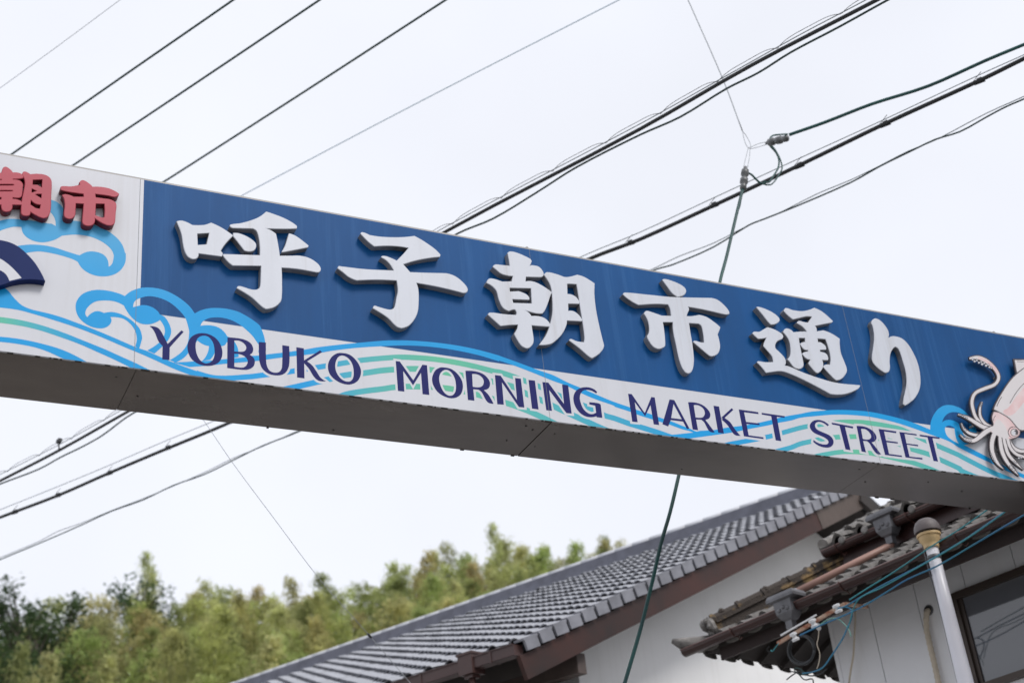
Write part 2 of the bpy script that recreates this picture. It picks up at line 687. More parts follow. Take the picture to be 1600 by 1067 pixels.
# blue field
BX0 = on_plane(222, 380, Vector((0, SY, 0)), NY).x
BZ = on_plane(900, 584.7, Vector((0, SY, 0)), NY).z
PR = []
BF = [Vector((BX0, BZ)), Vector((SX1, BZ)), Vector((SX1, SZ1 - 0.006)), Vector((BX0, SZ1 - 0.006))]
BLUE, GREEN, SUN_PALE = rgb(12, 150, 214), rgb(98, 184, 150), rgb(80, 164, 210)
_gx = [(0, .9), (60, .45), (130, 0), (480, 0), (560, .55), (620, .8), (700, 1), (800, .8), (900, .5), (1000, .25), (1080, 0), (1180, .1), (1250, .5), (1340, 1), (1440, .75), (1520, .45), (1600, .1)]
_gw = [(on_plane(p, 560 + p * 0.1, Vector((0, SY, 0)), NY).x, v) for p, v in _gx]


def lerp3(a, b, t):
    return tuple(x + (y - x) * t for x, y in zip(a, b))


def green_col(co):
    x = co.x
    if x <= _gw[0][0]:
        return lerp3(BLUE, GREEN, _gw[0][1])
    for (xa, va), (xb, vb) in zip(_gw[:-1], _gw[1:]):
        if xa <= x <= xb:
            return lerp3(BLUE, GREEN, va + (vb - va) * (x - xa) / (xb - xa))
    return BLUE


def blue_col(co):
    t = min(1, max(0, (co.z - 5.75) / 0.5))
    return lerp3(BLUE, SUN_PALE, t)  # paler towards the top: sun reflection painted into the print colour


def line(z, s, closed=False, n=5):
    return curve(pts(z, s), closed, n)


def multi(*zs):
    p = []
    for z, s in zs:
        p += pts(z, s)
    return curve(p, False, 4)


# the three parallel wave stripes (green at the crests) of both swells, and on the left panel
G = []
G.append((multi(('e1', '640,760 880,820'), ('e2', '0,590 140,573 435,535 740,487 985,447 1170,418'), ('e3', '0,196 150,187 300,190 500,205 700,233 900,272 1150,335'), ('e4', '0,208 140,253 420,360 630,455 925,575 1105,662'), ('e5', '0,612 190,680 370,735 560,795 800,880')), 4.1))
G.append((multi(('e2', '200,760 440,705 660,655 845,612 990,575 1195,552'), ('e3', '0,323 290,308 500,320 660,348 980,410 1334,490'), ('e4', '285,435 435,500 610,585 790,668 900,718 1040,782 1200,850')), 4.5))
G.append((multi(('e2', '900,815 1000,775 1160,745'), ('e3', '0,515 100,500 300,492 660,510 985,580'), ('e4', '120,545 300,612 450,680 620,765')), 4.4))
G.append((multi(('e6', '300,735 420,700 620,662 905,605 1055,563'), ('e7', '0,245 75,230 200,212 400,188 600,188 750,205 900,232 1010,258 1230,360 1400,435 1600,522'), ('q', '200,837 420,950 540,1000 800,1110')), 3.7))
G.append((multi(('e6', '900,800 1150,735'), ('e7', '0,405 110,380 210,358 375,337 530,332 670,335 900,375 1110,455 1290,510 1400,562 1600,655'), ('q', '200,945 330,1000')), 3.8))
G.append((multi(('e7', '100,545 200,520 400,487 560,485 720,500 1000,562 1150,600 1350,675 1500,750')), 3.6))
# left panel stripes and swirls
Wl = []
Wl.append(curve(pts('L', '-80,60! 30,80 90,145 140,190 210,218! 350,252 500,305 640,360 780,420 850,450 915,472 1000,510 1090,548 1190,585! 1300,622 1420,650! 1500,700! 1300,680! 1220,634! 1100,590 1000,545 900,500 780,450 640,390 500,335 350,285 200,240 100,215 -80,195!')))
Wl.append(curve(pts('L', '-80,378! 100,395 250,425 400,470 540,540! 540,580! 380,515! 250,460 100,428 -80,410!')))
Wl.append(curve(pts('L', '780,130! 730,110 660,95 590,93 520,115 480,160 473,210 490,260 530,300 580,325 640,332 680,315 697,285 690,262! 720,262 770,272 815,305 845,350 855,400 845,445! 870,458! 882,420 888,385 870,330 820,280 760,245 700,230 650,236! 610,224 575,235 545,262! 533,240 545,205 590,168 650,158 720,165 775,190!')))
# middle crest with its ball and tail
Wl.append(curve(pts('L', '780,130! 820,100 880,80 950,78 1030,95 1110,135 1180,190 1217,240! 1225,330! 1200,400! 1180,470 1140,515 1100,546! 1060,530! 1130,490 1170,440 1185,380 1180,330 1160,270 1120,220 1060,170 990,140 920,132 860,150 838,170 832,200! 850,195 900,187 950,200 985,225 998,245! 1030,262 1058,305 1070,350 1060,390 1030,430 965,490! 920,470! 970,440 1010,405 1030,360 1025,320 1000,280! 980,292 940,306 890,305 850,287 815,255 790,220 772,185!')))
# right crest
Wl.append(curve(pts('e1', '630,70! 700,35 800,12 900,10 1000,20 1120,50 1220,100 1334,175 1380,215! 1412,290 1435,370 1450,490! 1360,520! 1366,440 1334,390 1300,340 1230,270 1150,205 1060,155 960,125 860,118 780,130 720,165 690,215! 760,208 840,215 910,240 970,290 1000,338! 1050,360 1095,415 1125,480 1132,575! 1060,590! 1065,500 1040,430 995,405! 970,440 920,452 855,445! 862,500 840,560 802,608! 710,622! 750,575 780,510 790,450! 740,438 690,412 655,385! 620,440! 570,500 530,555 480,600 400,642! 340,610! 470,520 540,420 560,300 555,250 520,130!')))
# long blue swell rising to the middle of the sign, falling, and rising again
up = multi(('e1', '380,640 560,630 880,612 1000,597 1200,580'), ('e2', '0,375 90,370 230,352 340,340 420,330 560,310 700,285 860,265 1000,250 1110,240'), ('e3', '0,15 200,12 400,22 600,42 800,72 1000,115 1200,170'), ('e4', '0,38 200,110 400,185 560,240 700,310 830,365 1100,480'), ('e5', '0,400 190,465 300,505 450,550 600,605 750,655 900,715 980,745'), ('e6', '60,548 150,550 270,530 400,505 560,485 740,455 900,420 1080,375'), ('e7', '0,105 100,85 200,75 300,68 420,66 560,72 700,85 850,115 1000,152 1150,200 1300,262 1400,305 1500,350'), ('q', '200,738 280,780 440,862 560,925 679,975 850,1060'))
dn = multi(('e1', '565,692 800,674 1000,652 1200,635'), ('e2', '90,425 230,405 420,380 570,365 750,340 860,320 1110,290'), ('e3', '0,72 200,65 400,72 600,92 800,125 1000,170 1200,230'), ('e4', '0,90 180,150 400,235 560,300 700,350 860,430 1000,490 1200,560'), ('e5', '0,460 200,525 330,575 490,625 620,665 720,695 870,750 1030,797'), ('e6', '80,610 150,605 300,585 500,555 640,525 900,475 1000,450 1160,420'), ('e7', '0,145 150,128 300,115 420,113 560,120 700,135 850,165 1000,205 1150,255 1300,310 1400,345 1500,385'), ('q', '180,768 300,830 440,895 560,955 679,1005 850,1090'))
Wl.append(up + list(reversed(dn)))
Wl.append(curve(pts('e5', '520,845! 740,828! 1030,797! 1110,775! 1400,760! 1420,808! 1334,820 1150,850 930,882! 800,900!')))
# crest beside the squid
Wl.append(curve(pts('q', '-32,660! -28,580 0,515 40,470 90,450 150,455 215,485 265,535 300,590 322,655! 300,668! 262,650! 265,600 250,560 215,520 160,503 110,510 75,540 58,580! 85,565 120,562 170,580 205,620 225,680 290,722! 270,742 210,752! 120,720!')))
hole = curve(pts('q', '80,640! 85,615 115,605 152,622! 155,660 165,705 184,742! 130,712 95,680'))
# swirls on the upper left
Wl.append(curve(pts('A', '470,548! 530,570 580,620 600,690 640,742! 720,745 850,775 960,815 1060,880 1130,960 1165,1070! 1055,1070! 1035,1015 980,960 910,918 820,885 700,870 575,880! 500,920 420,940 350,938 270,910 215,860 198,800! 100,802 -60,860! -60,760! 80,725 190,730! 300,740 400,760 480,770! 515,790! 512,740 490,690 462,660!')))
Wl.append(curve(pts('B', '874,70! 868,140 830,195 770,225 690,230 620,210 570,175 540,130! 500,110 420,85 330,65 260,58 150,75! 60,30! 180,12 270,12 370,28 470,60 552,85! 600,62 650,58 710,75 745,110 755,165! 780,140 792,70!')))
W2 = [curve(pts('L', '-80,252! 100,275 250,310 400,360 500,400 650,460 750,505 850,550 960,605! 850,610! 815,577! 720,530 620,485 500,432 400,395 250,345 120,315 -80,288!'))]

# printed English lettering
LET = [
 ('e1', ['100,218! 150,222 200,240 235,280 270,345 312,425! 470,268! 497,285! 335,465! 332,612! 248,605! 252,450! 205,395 165,300 135,250'], []),
 ('e1', ['720,300 800,318 880,370 930,450 945,540 915,625 850,668 760,680 660,655 585,595 545,510 542,430 575,355 640,312'], ['735,330 790,350 835,410 853,490 850,570 820,625 760,650 700,625 655,560 636,480 640,400 670,350']),
 ('e1', ['1003,350! 1100,355 1200,375 1270,415 1300,470 1295,520 1262,550! 1310,590 1320,640 1300,690 1240,722 1150,722 1000,703!'], ['1083,385! 1150,392 1200,425 1222,470 1200,508 1150,515 1083,512!', '1083,540! 1150,545 1210,575 1238,625 1220,675 1180,698 1083,688!']),
 ('e2', ['95,228! 170,235! 172,420 185,490 220,535 280,548 320,530 338,480 340,262! 412,272! 415,440 395,520 350,565 280,577 200,560 135,510 105,440 98,380'], []),
 ('e2', ['487,283! 565,295! 572,608! 495,598!', '560,425! 735,315! 755,335! 580,442!', '560,440! 590,425! 650,470 700,540 740,600 795,638! 720,632 670,590 620,510 570,452!'], []),
 ('e2', ['950,342 1040,360 1110,420 1155,500 1158,570 1120,640 1040,672 950,655 870,605 825,540 818,460 850,390 900,352'], ['970,370 1030,400 1070,460 1085,540 1075,610 1040,640 980,630 925,580 895,510 897,440 925,385']),
 ('e3', ['122,226! 165,232! 305,428! 400,265! 448,270! 472,580! 402,572! 385,350! 303,480! 200,330! 212,545! 145,538!'], []),
 ('e3', ['610,292 700,310 770,365 815,440 820,520 790,585 720,614 640,600 560,550 510,470 502,400 530,330 570,300'], ['640,318 690,335 730,390 748,460 745,540 715,582 670,585 620,545 585,470 575,400 595,345']),
 ('e3', ['848,328! 940,332 1030,360 1085,410 1105,460 1090,510 1040,530! 1090,580 1142,672! 1090,662 1060,630 1020,555 985,525! 930,520! 942,640! 875,632!'], ['918,362! 970,365 1020,395 1040,440 1025,485 985,500 925,495!']),
 ('e4', ['-45,239! 15,246! 185,500! 165,270! 225,277! 262,577! 205,572! 28,315! 48,548! -20,543!'], []),
 ('e4', ['305,290! 372,297! 410,598! 342,588!'], []),
 ('e4', ['450,312! 512,318! 675,540! 655,338! 718,345! 755,640! 700,635! 520,395! 550,612! 490,605!'], []),
 ('e4', ['1020,415! 985,385 930,367 870,368 810,395 778,445 775,510 800,580 850,640 910,672 970,678 1013,668! 1015,678! 1075,685! 1057,545! 1030,532 938,522! 940,545! 1000,558! 1010,630! 975,645 930,638 880,595 850,530 840,465 860,415 900,395 960,402 1012,432!'], []),
 ('e5', ['178,292! 225,297! 395,545! 480,335! 525,340! 583,700! 512,690! 470,440! 400,585! 265,400! 303,663! 232,655!'], []),
 ('e5', ['718,366! 780,375! 978,745! 945,752! 895,655! 735,635! 700,718! 625,688!'], ['770,425! 878,625! 740,608!']),
 ('e5', ['960,402! 1060,408 1150,440 1220,500 1250,560 1235,610 1185,632! 1230,690 1308,795! 1250,790 1215,750 1170,665 1130,630! 1065,628! 1090,767! 1020,757!'], ['1033,440! 1100,445 1160,490 1178,550 1155,595 1110,605 1058,600!']),
 ('e6', ['258,250! 322,260! 378,572! 312,562!', '345,390! 468,278! 488,297! 375,402!', '350,408! 385,390! 450,440 505,520 570,598! 510,590 470,550 420,475'], []),
 ('e6', ['550,292! 775,325! 780,347! 612,325! 635,437! 792,455! 790,475! 640,460! 665,592! 835,615! 838,635! 610,603!'], []),
 ('e6', ['815,332! 1082,370! 1082,390! 990,378! 1043,660! 978,650! 925,370! 818,352!'], []),
 ('e7', ['290,215! 240,180 180,165 125,180 98,220 110,265 150,300 220,330 270,360 285,390 265,410 220,408 170,390 135,365! 132,385! 180,420 240,440 300,438 333,405 330,360 295,320 230,290 170,260 150,225 160,195 195,185 240,200 275,228!'], []),
 ('e7', ['315,192! 530,232! 530,252! 450,235! 505,468! 455,460! 395,225! 320,210!'], []),
 ('e7', ['565,225! 640,232 710,262 755,310 765,350 745,380 715,390! 750,430 810,510! 770,505 730,460 695,400 670,378! 630,375! 660,490! 615,480!'], ['610,255! 660,262 700,300 712,335 695,358 660,362 628,355!']),
 ('e7', ['785,255! 962,280! 962,298! 840,280! 860,372! 978,388! 978,402! 865,388! 890,505! 1018,522! 1020,537! 850,515!'], []),
 ('e7', ['993,285! 1165,308! 1168,322! 1045,305! 1065,400! 1180,415! 1182,430! 1068,412! 1095,532! 1222,545! 1225,562! 1055,540!'], []),
 ('e7', ['1195,312! 1395,340! 1395,355! 1325,348! 1380,582! 1335,575! 1275,340! 1198,328!'], []),
]
WORD = 'YOBUKOMORNINGMARKETSTREET'
GL = [([curve(pts(z, t)) for t in ol], [curve(pts(z, t)) for t in hl]) for z, ol, hl in LET]


def P2(P):
    return to_sign(P, SY)


PRY = SY - 0.0004
PR.append(('blue_field', [BF], [], M['sign_blue'], None, 'blue upper field of the sign face'))
for c, w in G:
    PR.append(('wave_stripe', [P2(ribbon(c, w))], [], M['print'], green_col, None, True))
PR.append(('wave_stripe', [P2(W2[0])], [], M['print'], green_col, None, True))
for i, (P, Hs) in enumerate(GL):
    if i >= 3:
        PR.append(('letter_outline', [P2(offset(p, 3.5)) for p in P], [P2(offset(q, -3.2)) for q in Hs if WORD[i] == 'O'], None, None, None))
PR.append(('wave_swirl', [P2(w) for w in Wl], [P2(hole)], M['print'], blue_col, 'sky blue curling waves and long swell line', True))
for i, (P, Hs) in enumerate(GL):
    PR.append(('printed_letter', [P2(p) for p in P], [P2(q) for q in Hs], M['navy_print'], None, 'navy printed capital letter ' + WORD[i]))
for x in JOINTS:
    PR.append(('panel_joint', [[Vector((x - 0.0012, SZ0)), Vector((x + 0.0012, SZ0)), Vector((x + 0.0012, SZ1 - 0.006)), Vector((x - 0.0012, SZ1 - 0.006))]], [], M['joint'], None, None))
printed(PR, PRY, sign, SIGN_CLIP, shift=False)

# raised characters
LF, LB = SY - 0.046, SY - 0.0002
KAN = [
 ('white raised character, first of six', [('k1', '148,203! 200,198 285,236! 390,235 450,215! 540,258 640,325! 598,365 560,410 530,458! 550,482! 540,507! 335,480! 333,505 315,525 280,527 240,500 212,430 196,330 178,270', ['325,308! 435,302! 412,405! 330,410!']),
   ('k1', '935,118! 1000,140 1100,180 1195,238 1198,262! 1100,265 920,262! 970,280 1015,310! 1030,380 1050,505! 1150,505 1230,505 1310,525 1380,570 1407,610 1400,640 1370,645! 1200,615 1065,605! 1068,720 1065,870 1050,910 1000,950 930,967! 895,945 800,860 678,787! 690,772 720,775 800,800 850,802 880,780 888,700 890,590! 640,586! 600,555 553,498! 562,490! 880,500! 880,420 870,340 850,285 815,262! 640,258! 618,245 622,232 720,218 830,185 890,155', []),
   ('k1', '645,305! 700,310 780,345 835,390 840,425 820,455 780,463 742,455! 700,400 645,330!', []),
   ('k1', '1135,308! 1190,330 1260,380 1302,415! 1295,428! 1180,450 1070,471! 1100,420 1120,360', [])]),
 ('white raised character, second of six', [('k2', '303,142! 318,130 380,155! 480,170 600,175 700,172 775,163! 850,205 950,275 1000,325! 995,342! 900,352 780,375 672,408! 700,440 735,480! 850,485 1055,490! 1130,515 1200,570 1237,620 1232,650 1200,658! 1100,632 950,598 788,570! 805,630 808,720 800,820 770,890 720,945 660,967! 615,950 540,875 413,795! 425,775 450,782 530,805 570,808 600,790 620,700 632,640 620,550! 450,542 265,548! 200,520 150,480 103,445! 112,428 130,430 350,455 595,465! 570,420 530,375 483,347! 500,338 540,345 620,380! 680,320 725,265! 650,252 540,245 420,250! 370,210', [])]),
 ('white raised character, third of six', [('k3', '273,130! 295,118 350,130 420,160 458,185 455,205 440,235! 470,228 520,240 552,280 550,310 520,318! 415,315! 412,355! 470,355 540,385 622,440! 610,460 590,520 565,580 545,606! 500,605 440,590 405,580! 440,605 460,630! 520,632 570,650 605,690 605,710! 560,708 460,700! 465,740 475,810 470,845 445,875 420,882! 380,860 340,800 326,770! 350,730 355,695! 290,697 215,705! 170,665 116,617! 135,603 240,615 340,622! 345,600 330,575! 310,575 280,587! 235,560 205,500 185,430 150,390 106,365! 125,335 160,335 210,350 228,357! 305,355! 315,310! 270,305 220,290 180,258 156,238! 175,222 220,225 290,232! 285,190', ['285,403! 458,407! 465,530! 315,525! 306,493! 440,498! 440,480 415,455 360,433! 288,435!']),
   ('k3', '563,303! 585,283 650,295 720,320! 760,320 825,303! 880,320 960,370! 958,450 970,570 1000,720 1035,860! 1025,890 990,930 940,960! 915,945 840,880 762,822! 775,812 820,830 880,838! 885,800 870,680 850,560 832,440 820,375! 760,370 742,372! 745,455! 780,460 815,480 838,515 835,530! 750,528! 752,590! 790,590 830,615 860,655 858,668! 740,662! 735,700 700,770 640,830 600,850 526,857! 535,845 580,780 610,700 630,600 628,480 615,390', [])]),
 ('white raised character, fourth of six', [('k4', '447,102! 475,97 540,115 610,145 655,180 662,212 640,242 585,257! 540,225 490,160', []),
   ('k4', '83,237! 100,222 300,240 520,262 700,268 905,272! 960,290 1020,340 1060,390 1064,415! 1030,420 900,390 780,365 680,348! 690,375 675,410 668,440! 720,440 790,428! 860,450 940,505 980,540! 970,570 955,605! 970,660 978,720 965,770 940,795 900,807! 880,800 820,750 733,677! 750,668 800,682 835,685! 830,620 810,530 780,505! 690,500! 705,600 722,700 735,830 730,900 715,945 690,964 660,955! 630,910 600,820 575,700 550,580 545,492! 448,492! 460,570 470,690 465,715 430,735 400,737! 360,715 320,660 306,625! 325,590 325,530 310,470 278,415! 298,392 340,400 440,435! 530,437! 520,370 500,328! 380,322 225,332! 180,310 120,270', [])]),
 ('white raised character, fifth of six', [('k5', '182,170! 200,166 260,185 330,220 375,260 380,285 350,310 308,318! 280,290 230,225', []),
   ('k5', '148,397! 165,385 210,385 245,365 280,345! 340,365 400,400 415,425! 400,445 365,460 345,490 345,525 380,560 425,610 437,650 425,680! 470,690 600,745 760,800 900,835 1090,852! 1070,880 980,920 900,931 830,926! 700,855 560,785 440,735 390,725 330,730 265,740! 235,700 188,651! 200,643 260,652 330,650! 320,600 280,550 245,510! 248,490 265,450 275,432! 230,440 195,442! 165,415', []),
   ('k5', '423,202! 440,178 500,195 580,205 640,195 690,175! 760,210 850,290! 840,300! 760,315 690,330! 705,350 708,380! 770,372! 840,400 910,445! 908,480 920,570 960,670 972,720 955,760 920,795 880,805! 850,780 768,692! 785,675 810,672 828,675! 835,620 820,540 790,450! 780,445 715,440! 720,475! 750,480 785,510 790,537! 735,540! 740,560! 790,575 808,610 805,630! 755,628! 765,670 750,715 720,742! 700,735 660,690 638,660! 655,625! 620,615 583,577! 600,565 635,558! 632,540! 600,535 566,492! 580,480 610,475! 608,437! 550,435! 560,500 580,600 592,670 580,695 550,707! 510,690 470,640 456,627! 480,590 482,520 465,450 418,387! 440,357 480,365 505,390! 550,385 625,383! 590,340 538,307! 555,290 600,300 635,305! 670,250! 620,245 560,258 500,272! 460,240', [])]),
 ('white raised character, sixth of six', [('k6', '118,92! 127,72 147,66 180,88 210,130 216,160 205,195! 225,172 255,168 300,185 345,240 385,330 398,420 390,475 365,520 330,550 310,562! 300,555! 305,520 320,450 318,380 300,310 275,240 255,225! 240,235 225,265 220,310 222,345 215,368 195,374! 165,355 130,320 122,290 130,230 135,170 128,115', [])]),
]
for lab, parts in KAN:
    polys = [curve(pts(z, s)) for z, s, _ in parts]
    hs = [curve(pts(z, h)) for z, _, hh in parts for h in hh]
    o = raised('raised_character', polys, hs, LF, LB, M['letter'], sign, side=M['letter_side_shaded'])
    o['label'] = lab

RF = SY - 0.046
red1 = [curve(pts('A', '738,388! 765,367 800,380 840,410 855,428! 920,428 1000,440 1060,465 1100,490! 1090,508 1060,518 1000,505 880,490! 885,525! 950,535 1020,545 1065,570 1075,600 1068,660 1058,760 1030,780 990,778! 940,755 875,712! 875,745 855,775 815,785 775,770 766,740! 778,582! 700,577! 695,640 690,690 660,718 620,715 598,690 605,600 598,540 578,505! 610,497 660,510 680,520! 780,520! 775,490! 700,480 620,468 568,455! 566,430 590,422 660,425 745,410!'))]
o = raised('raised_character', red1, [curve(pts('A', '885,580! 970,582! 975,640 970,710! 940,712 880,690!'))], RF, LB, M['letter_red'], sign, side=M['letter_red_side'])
o['label'] = 'red raised character beside the blue field'
red2 = [curve(pts('A', s)) for s in (
    '210,310! 225,287 260,298 280,312! 350,308 420,318 465,350 475,400 470,500 465,640 440,700 400,714! 360,700 280,655! 270,685 240,692 205,680 200,640 205,560 225,460 235,380',
    '20,290! 45,243 95,268 118,300! 112,600 100,640 60,655 25,640 15,590',
    '-190,330! -170,310 120,295 185,302 215,328 205,345 120,352 -180,358!',
    '-150,372! 130,362 180,370 208,400 205,440 200,500 180,525 110,522 -150,522!',
    '-200,560! 110,540 170,548 206,575 205,592! 110,590 -190,595!')]
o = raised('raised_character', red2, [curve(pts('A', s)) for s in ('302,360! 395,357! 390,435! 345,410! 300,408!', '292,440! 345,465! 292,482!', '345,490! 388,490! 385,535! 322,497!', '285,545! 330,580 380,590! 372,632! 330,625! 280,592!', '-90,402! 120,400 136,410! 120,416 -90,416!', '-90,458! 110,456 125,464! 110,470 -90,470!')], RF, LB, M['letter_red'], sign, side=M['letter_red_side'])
o['label'] = 'red raised character cut by the left edge'

# navy crescent emblem standing proud of the left panel
emb = raised('emblem', [curve(pts('B', '-380,255! -330,150 -240,50 -150,-5 -60,-22 30,-15 110,15 180,70 250,150 312,262! 280,255 200,250 100,262 0,292 -60,300 -160,285 -280,262'))], [], SY - 0.045, LB, M['emblem_navy'], sign)
emb['label'] = 'navy arched emblem with a white arc'
printed([('emblem_arc', [curve(pts('B', '-150,95! -60,92 0,108 50,140 100,185 150,242! 66,262! 40,215 0,188 -60,170 -150,172!'))], [], M['sign_white'], None, None)], SY - 0.0454, emb)

# ------------------------------------------------------------------ squid cut-out
M['squid_dark'] = mat('squid_outline', rgb(62, 54, 58), 0.5)
M['squid_pale'] = mat('squid_pale', rgb(206, 201, 202), 0.45, 0.08, 3)
M['squid_pink'] = mat('squid_pink', rgb(208, 166, 166), 0.45, col2=rgb(214, 198, 198), scale=7, contrast=(0.3, 0.7))
SQF = SY - 0.045
TENT = [
 ('265,97,8 330,90,15 390,115,17 450,165,14 482,215,13 485,255,13 455,295,13 380,325,14 310,360,13 285,420,13 295,490,13 320,550,12 380,600,12 430,620,12', True),
 ('362,425,4 345,480,9 350,540,11 385,590,12 430,615,12', False),
 ('180,520,5 250,545,12 310,580,15 370,615,16 430,630,16', False),
 ('203,585,3 225,630,9 270,665,11 345,682,13', False),
 ('195,672,3 240,710,10 300,718,15 350,685,18 400,645,19 450,625,19', False),
 ('527,935,2 480,890,11 445,820,15 435,750,17 450,680,18 475,640,18', False),
 ('642,985,2 600,940,10 545,870,14 510,790,16 500,700,16 505,650,16', False),
 ('675,940,2 610,880,11 560,820,13 535,740,14 525,670,15', False),
 ('780,765,3 680,800,12 610,780,14 570,730,14 560,680,15', False),
 ('790,895,3 679,842,10 620,820,12 575,770,12 555,700,14', False)]
qx, qy, qk = ZOOM['q']


def tent_poly(s, grow):
    c = []
    for w in s.split():
        a, b, r = (float(t) for t in w.split(','))
        c.append((qx + a / qk, qy + b / qk, False, r / qk))
    cl = curve([(a[0], a[1], False) for a in c], False, 5)
    rr = []
    for i in range(len(c) - 1):
        for k in range(5):
            rr.append(c[i][3] + (c[i + 1][3] - c[i][3]) * k / 5)
    rr.append(c[-1][3])
    return ribbon(cl, [r + grow for r in rr])


MANTLE = '448,482! 470,430 510,360 570,270 640,200 740,135 880,75 1010,40! 1020,200 960,370 860,500 760,590 676,642! 640,632 570,552 500,508'
FIN = '603,104! 680,104 780,90 900,50 1010,40! 800,200! 622,206!'
FIN2 = '1010,40! 1060,120 1110,230 1120,330! 1020,360! 940,330!'
HEAD = '450,500! 520,515 590,565 648,640! 640,680 600,702 555,705! 470,660 425,650 448,600 437,545'
def shape(t, d):
    return offset(curve(pts('q', t)), d)


outl = [shape(t, 1.0) for t in (MANTLE, FIN, FIN2, HEAD)] + [tent_poly(t, 0.95) for t, _ in TENT]
squid = raised('squid_cutout', outl, [], SQF, SQF + 0.012, M['squid_dark'], sign, bevel=0.0006)
squid['label'] = 'pale pink squid picture cut out of board'
SL = []
for t, _ in TENT:
    SL.append(('tentacle', [tent_poly(t, 0.9)], [], None, None, None))
    SL.append(('tentacle', [tent_poly(t, -0.45)], [], M['squid_pale'], None, None, True))
SL.append(('long_arm_blush', [tent_poly('330,92,8 390,115,10 450,165,9 482,215,7', 0)], [], M['squid_pink'], None, None))
SL.append(('fin', [shape(FIN, -1.0)], [], M['squid_pale'], None, None))
SL.append(('fin', [shape(FIN2, -1.0)], [], M['squid_pale'], None, None))
SL.append(('head', [shape(HEAD, -0.3)], [], M['squid_pink'], None, None, True))
SL.append(('face', [curve(pts('q', '450,600 480,560 520,590 550,640 560,700 500,690 430,648'))], [], M['squid_pale'], None, None))
SL.append(('mantle_outline', [shape(MANTLE, 0.95)], [], None, None, None))
SL.append(('mantle', [shape(MANTLE, -0.5)], [], M['squid_pale'], None, None, True))
SL.append(('mantle_blush', [curve(pts('q', '520,500 560,470 640,360 760,240 880,150 800,280 700,400 610,510 560,530'))], [], M['squid_pink'], None, None, True))
for t, w in (('473,460 490,420 510,388', 0.55), ('572,436 610,370 660,305 740,235', 0.5), ('625,120 680,122 740,115', 0.4), ('448,570 452,545 465,530', 0.4)):
    SL.append(('mantle_line', [ribbon(line('q', t), w)], [], M['squid_dark'], None, None))


def disc(cx, cy, rx, ry, n=18, z='q'):
    x0, y0, k = ZOOM[z]
    return [Vector((x0 + (cx + rx * math.cos(2 * math.pi * i / n)) / k, y0 + (cy + ry * math.sin(2 * math.pi * i / n)) / k)) for i in range(n)]


SL.append(('eye_ring', [disc(600, 655, 44, 44)], [disc(602, 656, 40, 40)], M['squid_dark'], None, None, True))
SL.append(('eye_rim', [disc(606, 657, 30, 30)], [], M['squid_dark'], None, None, True))
SL.append(('eye_white', [disc(606, 657, 25, 25)], [], M['squid_pale'], None, None, True))
SL.append(('eye_pupil', [disc(618, 655, 17, 18)], [], M['squid_dark'], None, None, True))
SL.append(('eye_glint', [disc(602, 660, 14, 13)], [], M['sign_white'], None, None))
suck = []
for a, b, r in [(290, 104, 8), (305, 118, 8), (322, 112, 7), (338, 128, 8), (355, 122, 7), (362, 140, 9), (378, 132, 7), (392, 150, 9), (408, 145, 7), (418, 162, 8), (432, 168, 7), (200, 524, 6), (214, 532, 6), (230, 540, 7), (246, 548, 6), (208, 596, 5), (214, 612, 5), (222, 628, 6), (236, 644, 6), (222, 698, 5), (240, 712, 6), (258, 720, 6), (276, 722, 6), (430, 820, 5), (436, 838, 5), (444, 855, 6), (455, 872, 5), (575, 912, 6), (592, 928, 6), (608, 945, 5), (600, 876, 6), (616, 888, 6), (640, 850, 7), (658, 846, 7), (357, 440, 5), (351, 455, 5)]:
    suck.append((a, b, r))
SL.append(('sucker_rims', [disc(a, b, r + 3, r + 2, 10) for a, b, r in suck], [], M['squid_dark'], None, None, True))
SL.append(('suckers', [disc(a, b, r - 0.5, r - 1.5, 10) for a, b, r in suck], [], M['sign_white'], None, None, True))
printed(SL, SQF - 0.0004, squid)
for a, b in ((300, 600), (470, 560), (600, 400), (500, 780), (480, 230)):
    p = on_plane(qx + a / qk, qy + b / qk, Vector((0, SQF, 0)), NY)
    mb = MB()
    mb.lathe((p.x, SQF + 0.011, p.z), (0, 1, 0), [(0.008, 0), (0.008, 0.0325)], 8)
    mb.build('spacer', M['post'], squid)

# ------------------------------------------------------------------ hillside with bamboo
UP = Vector((0, 0, 1))
M['hill'] = mat('hill_soil', (0.12, 0.14, 0.05), 0.95, 0.5, 0.3)


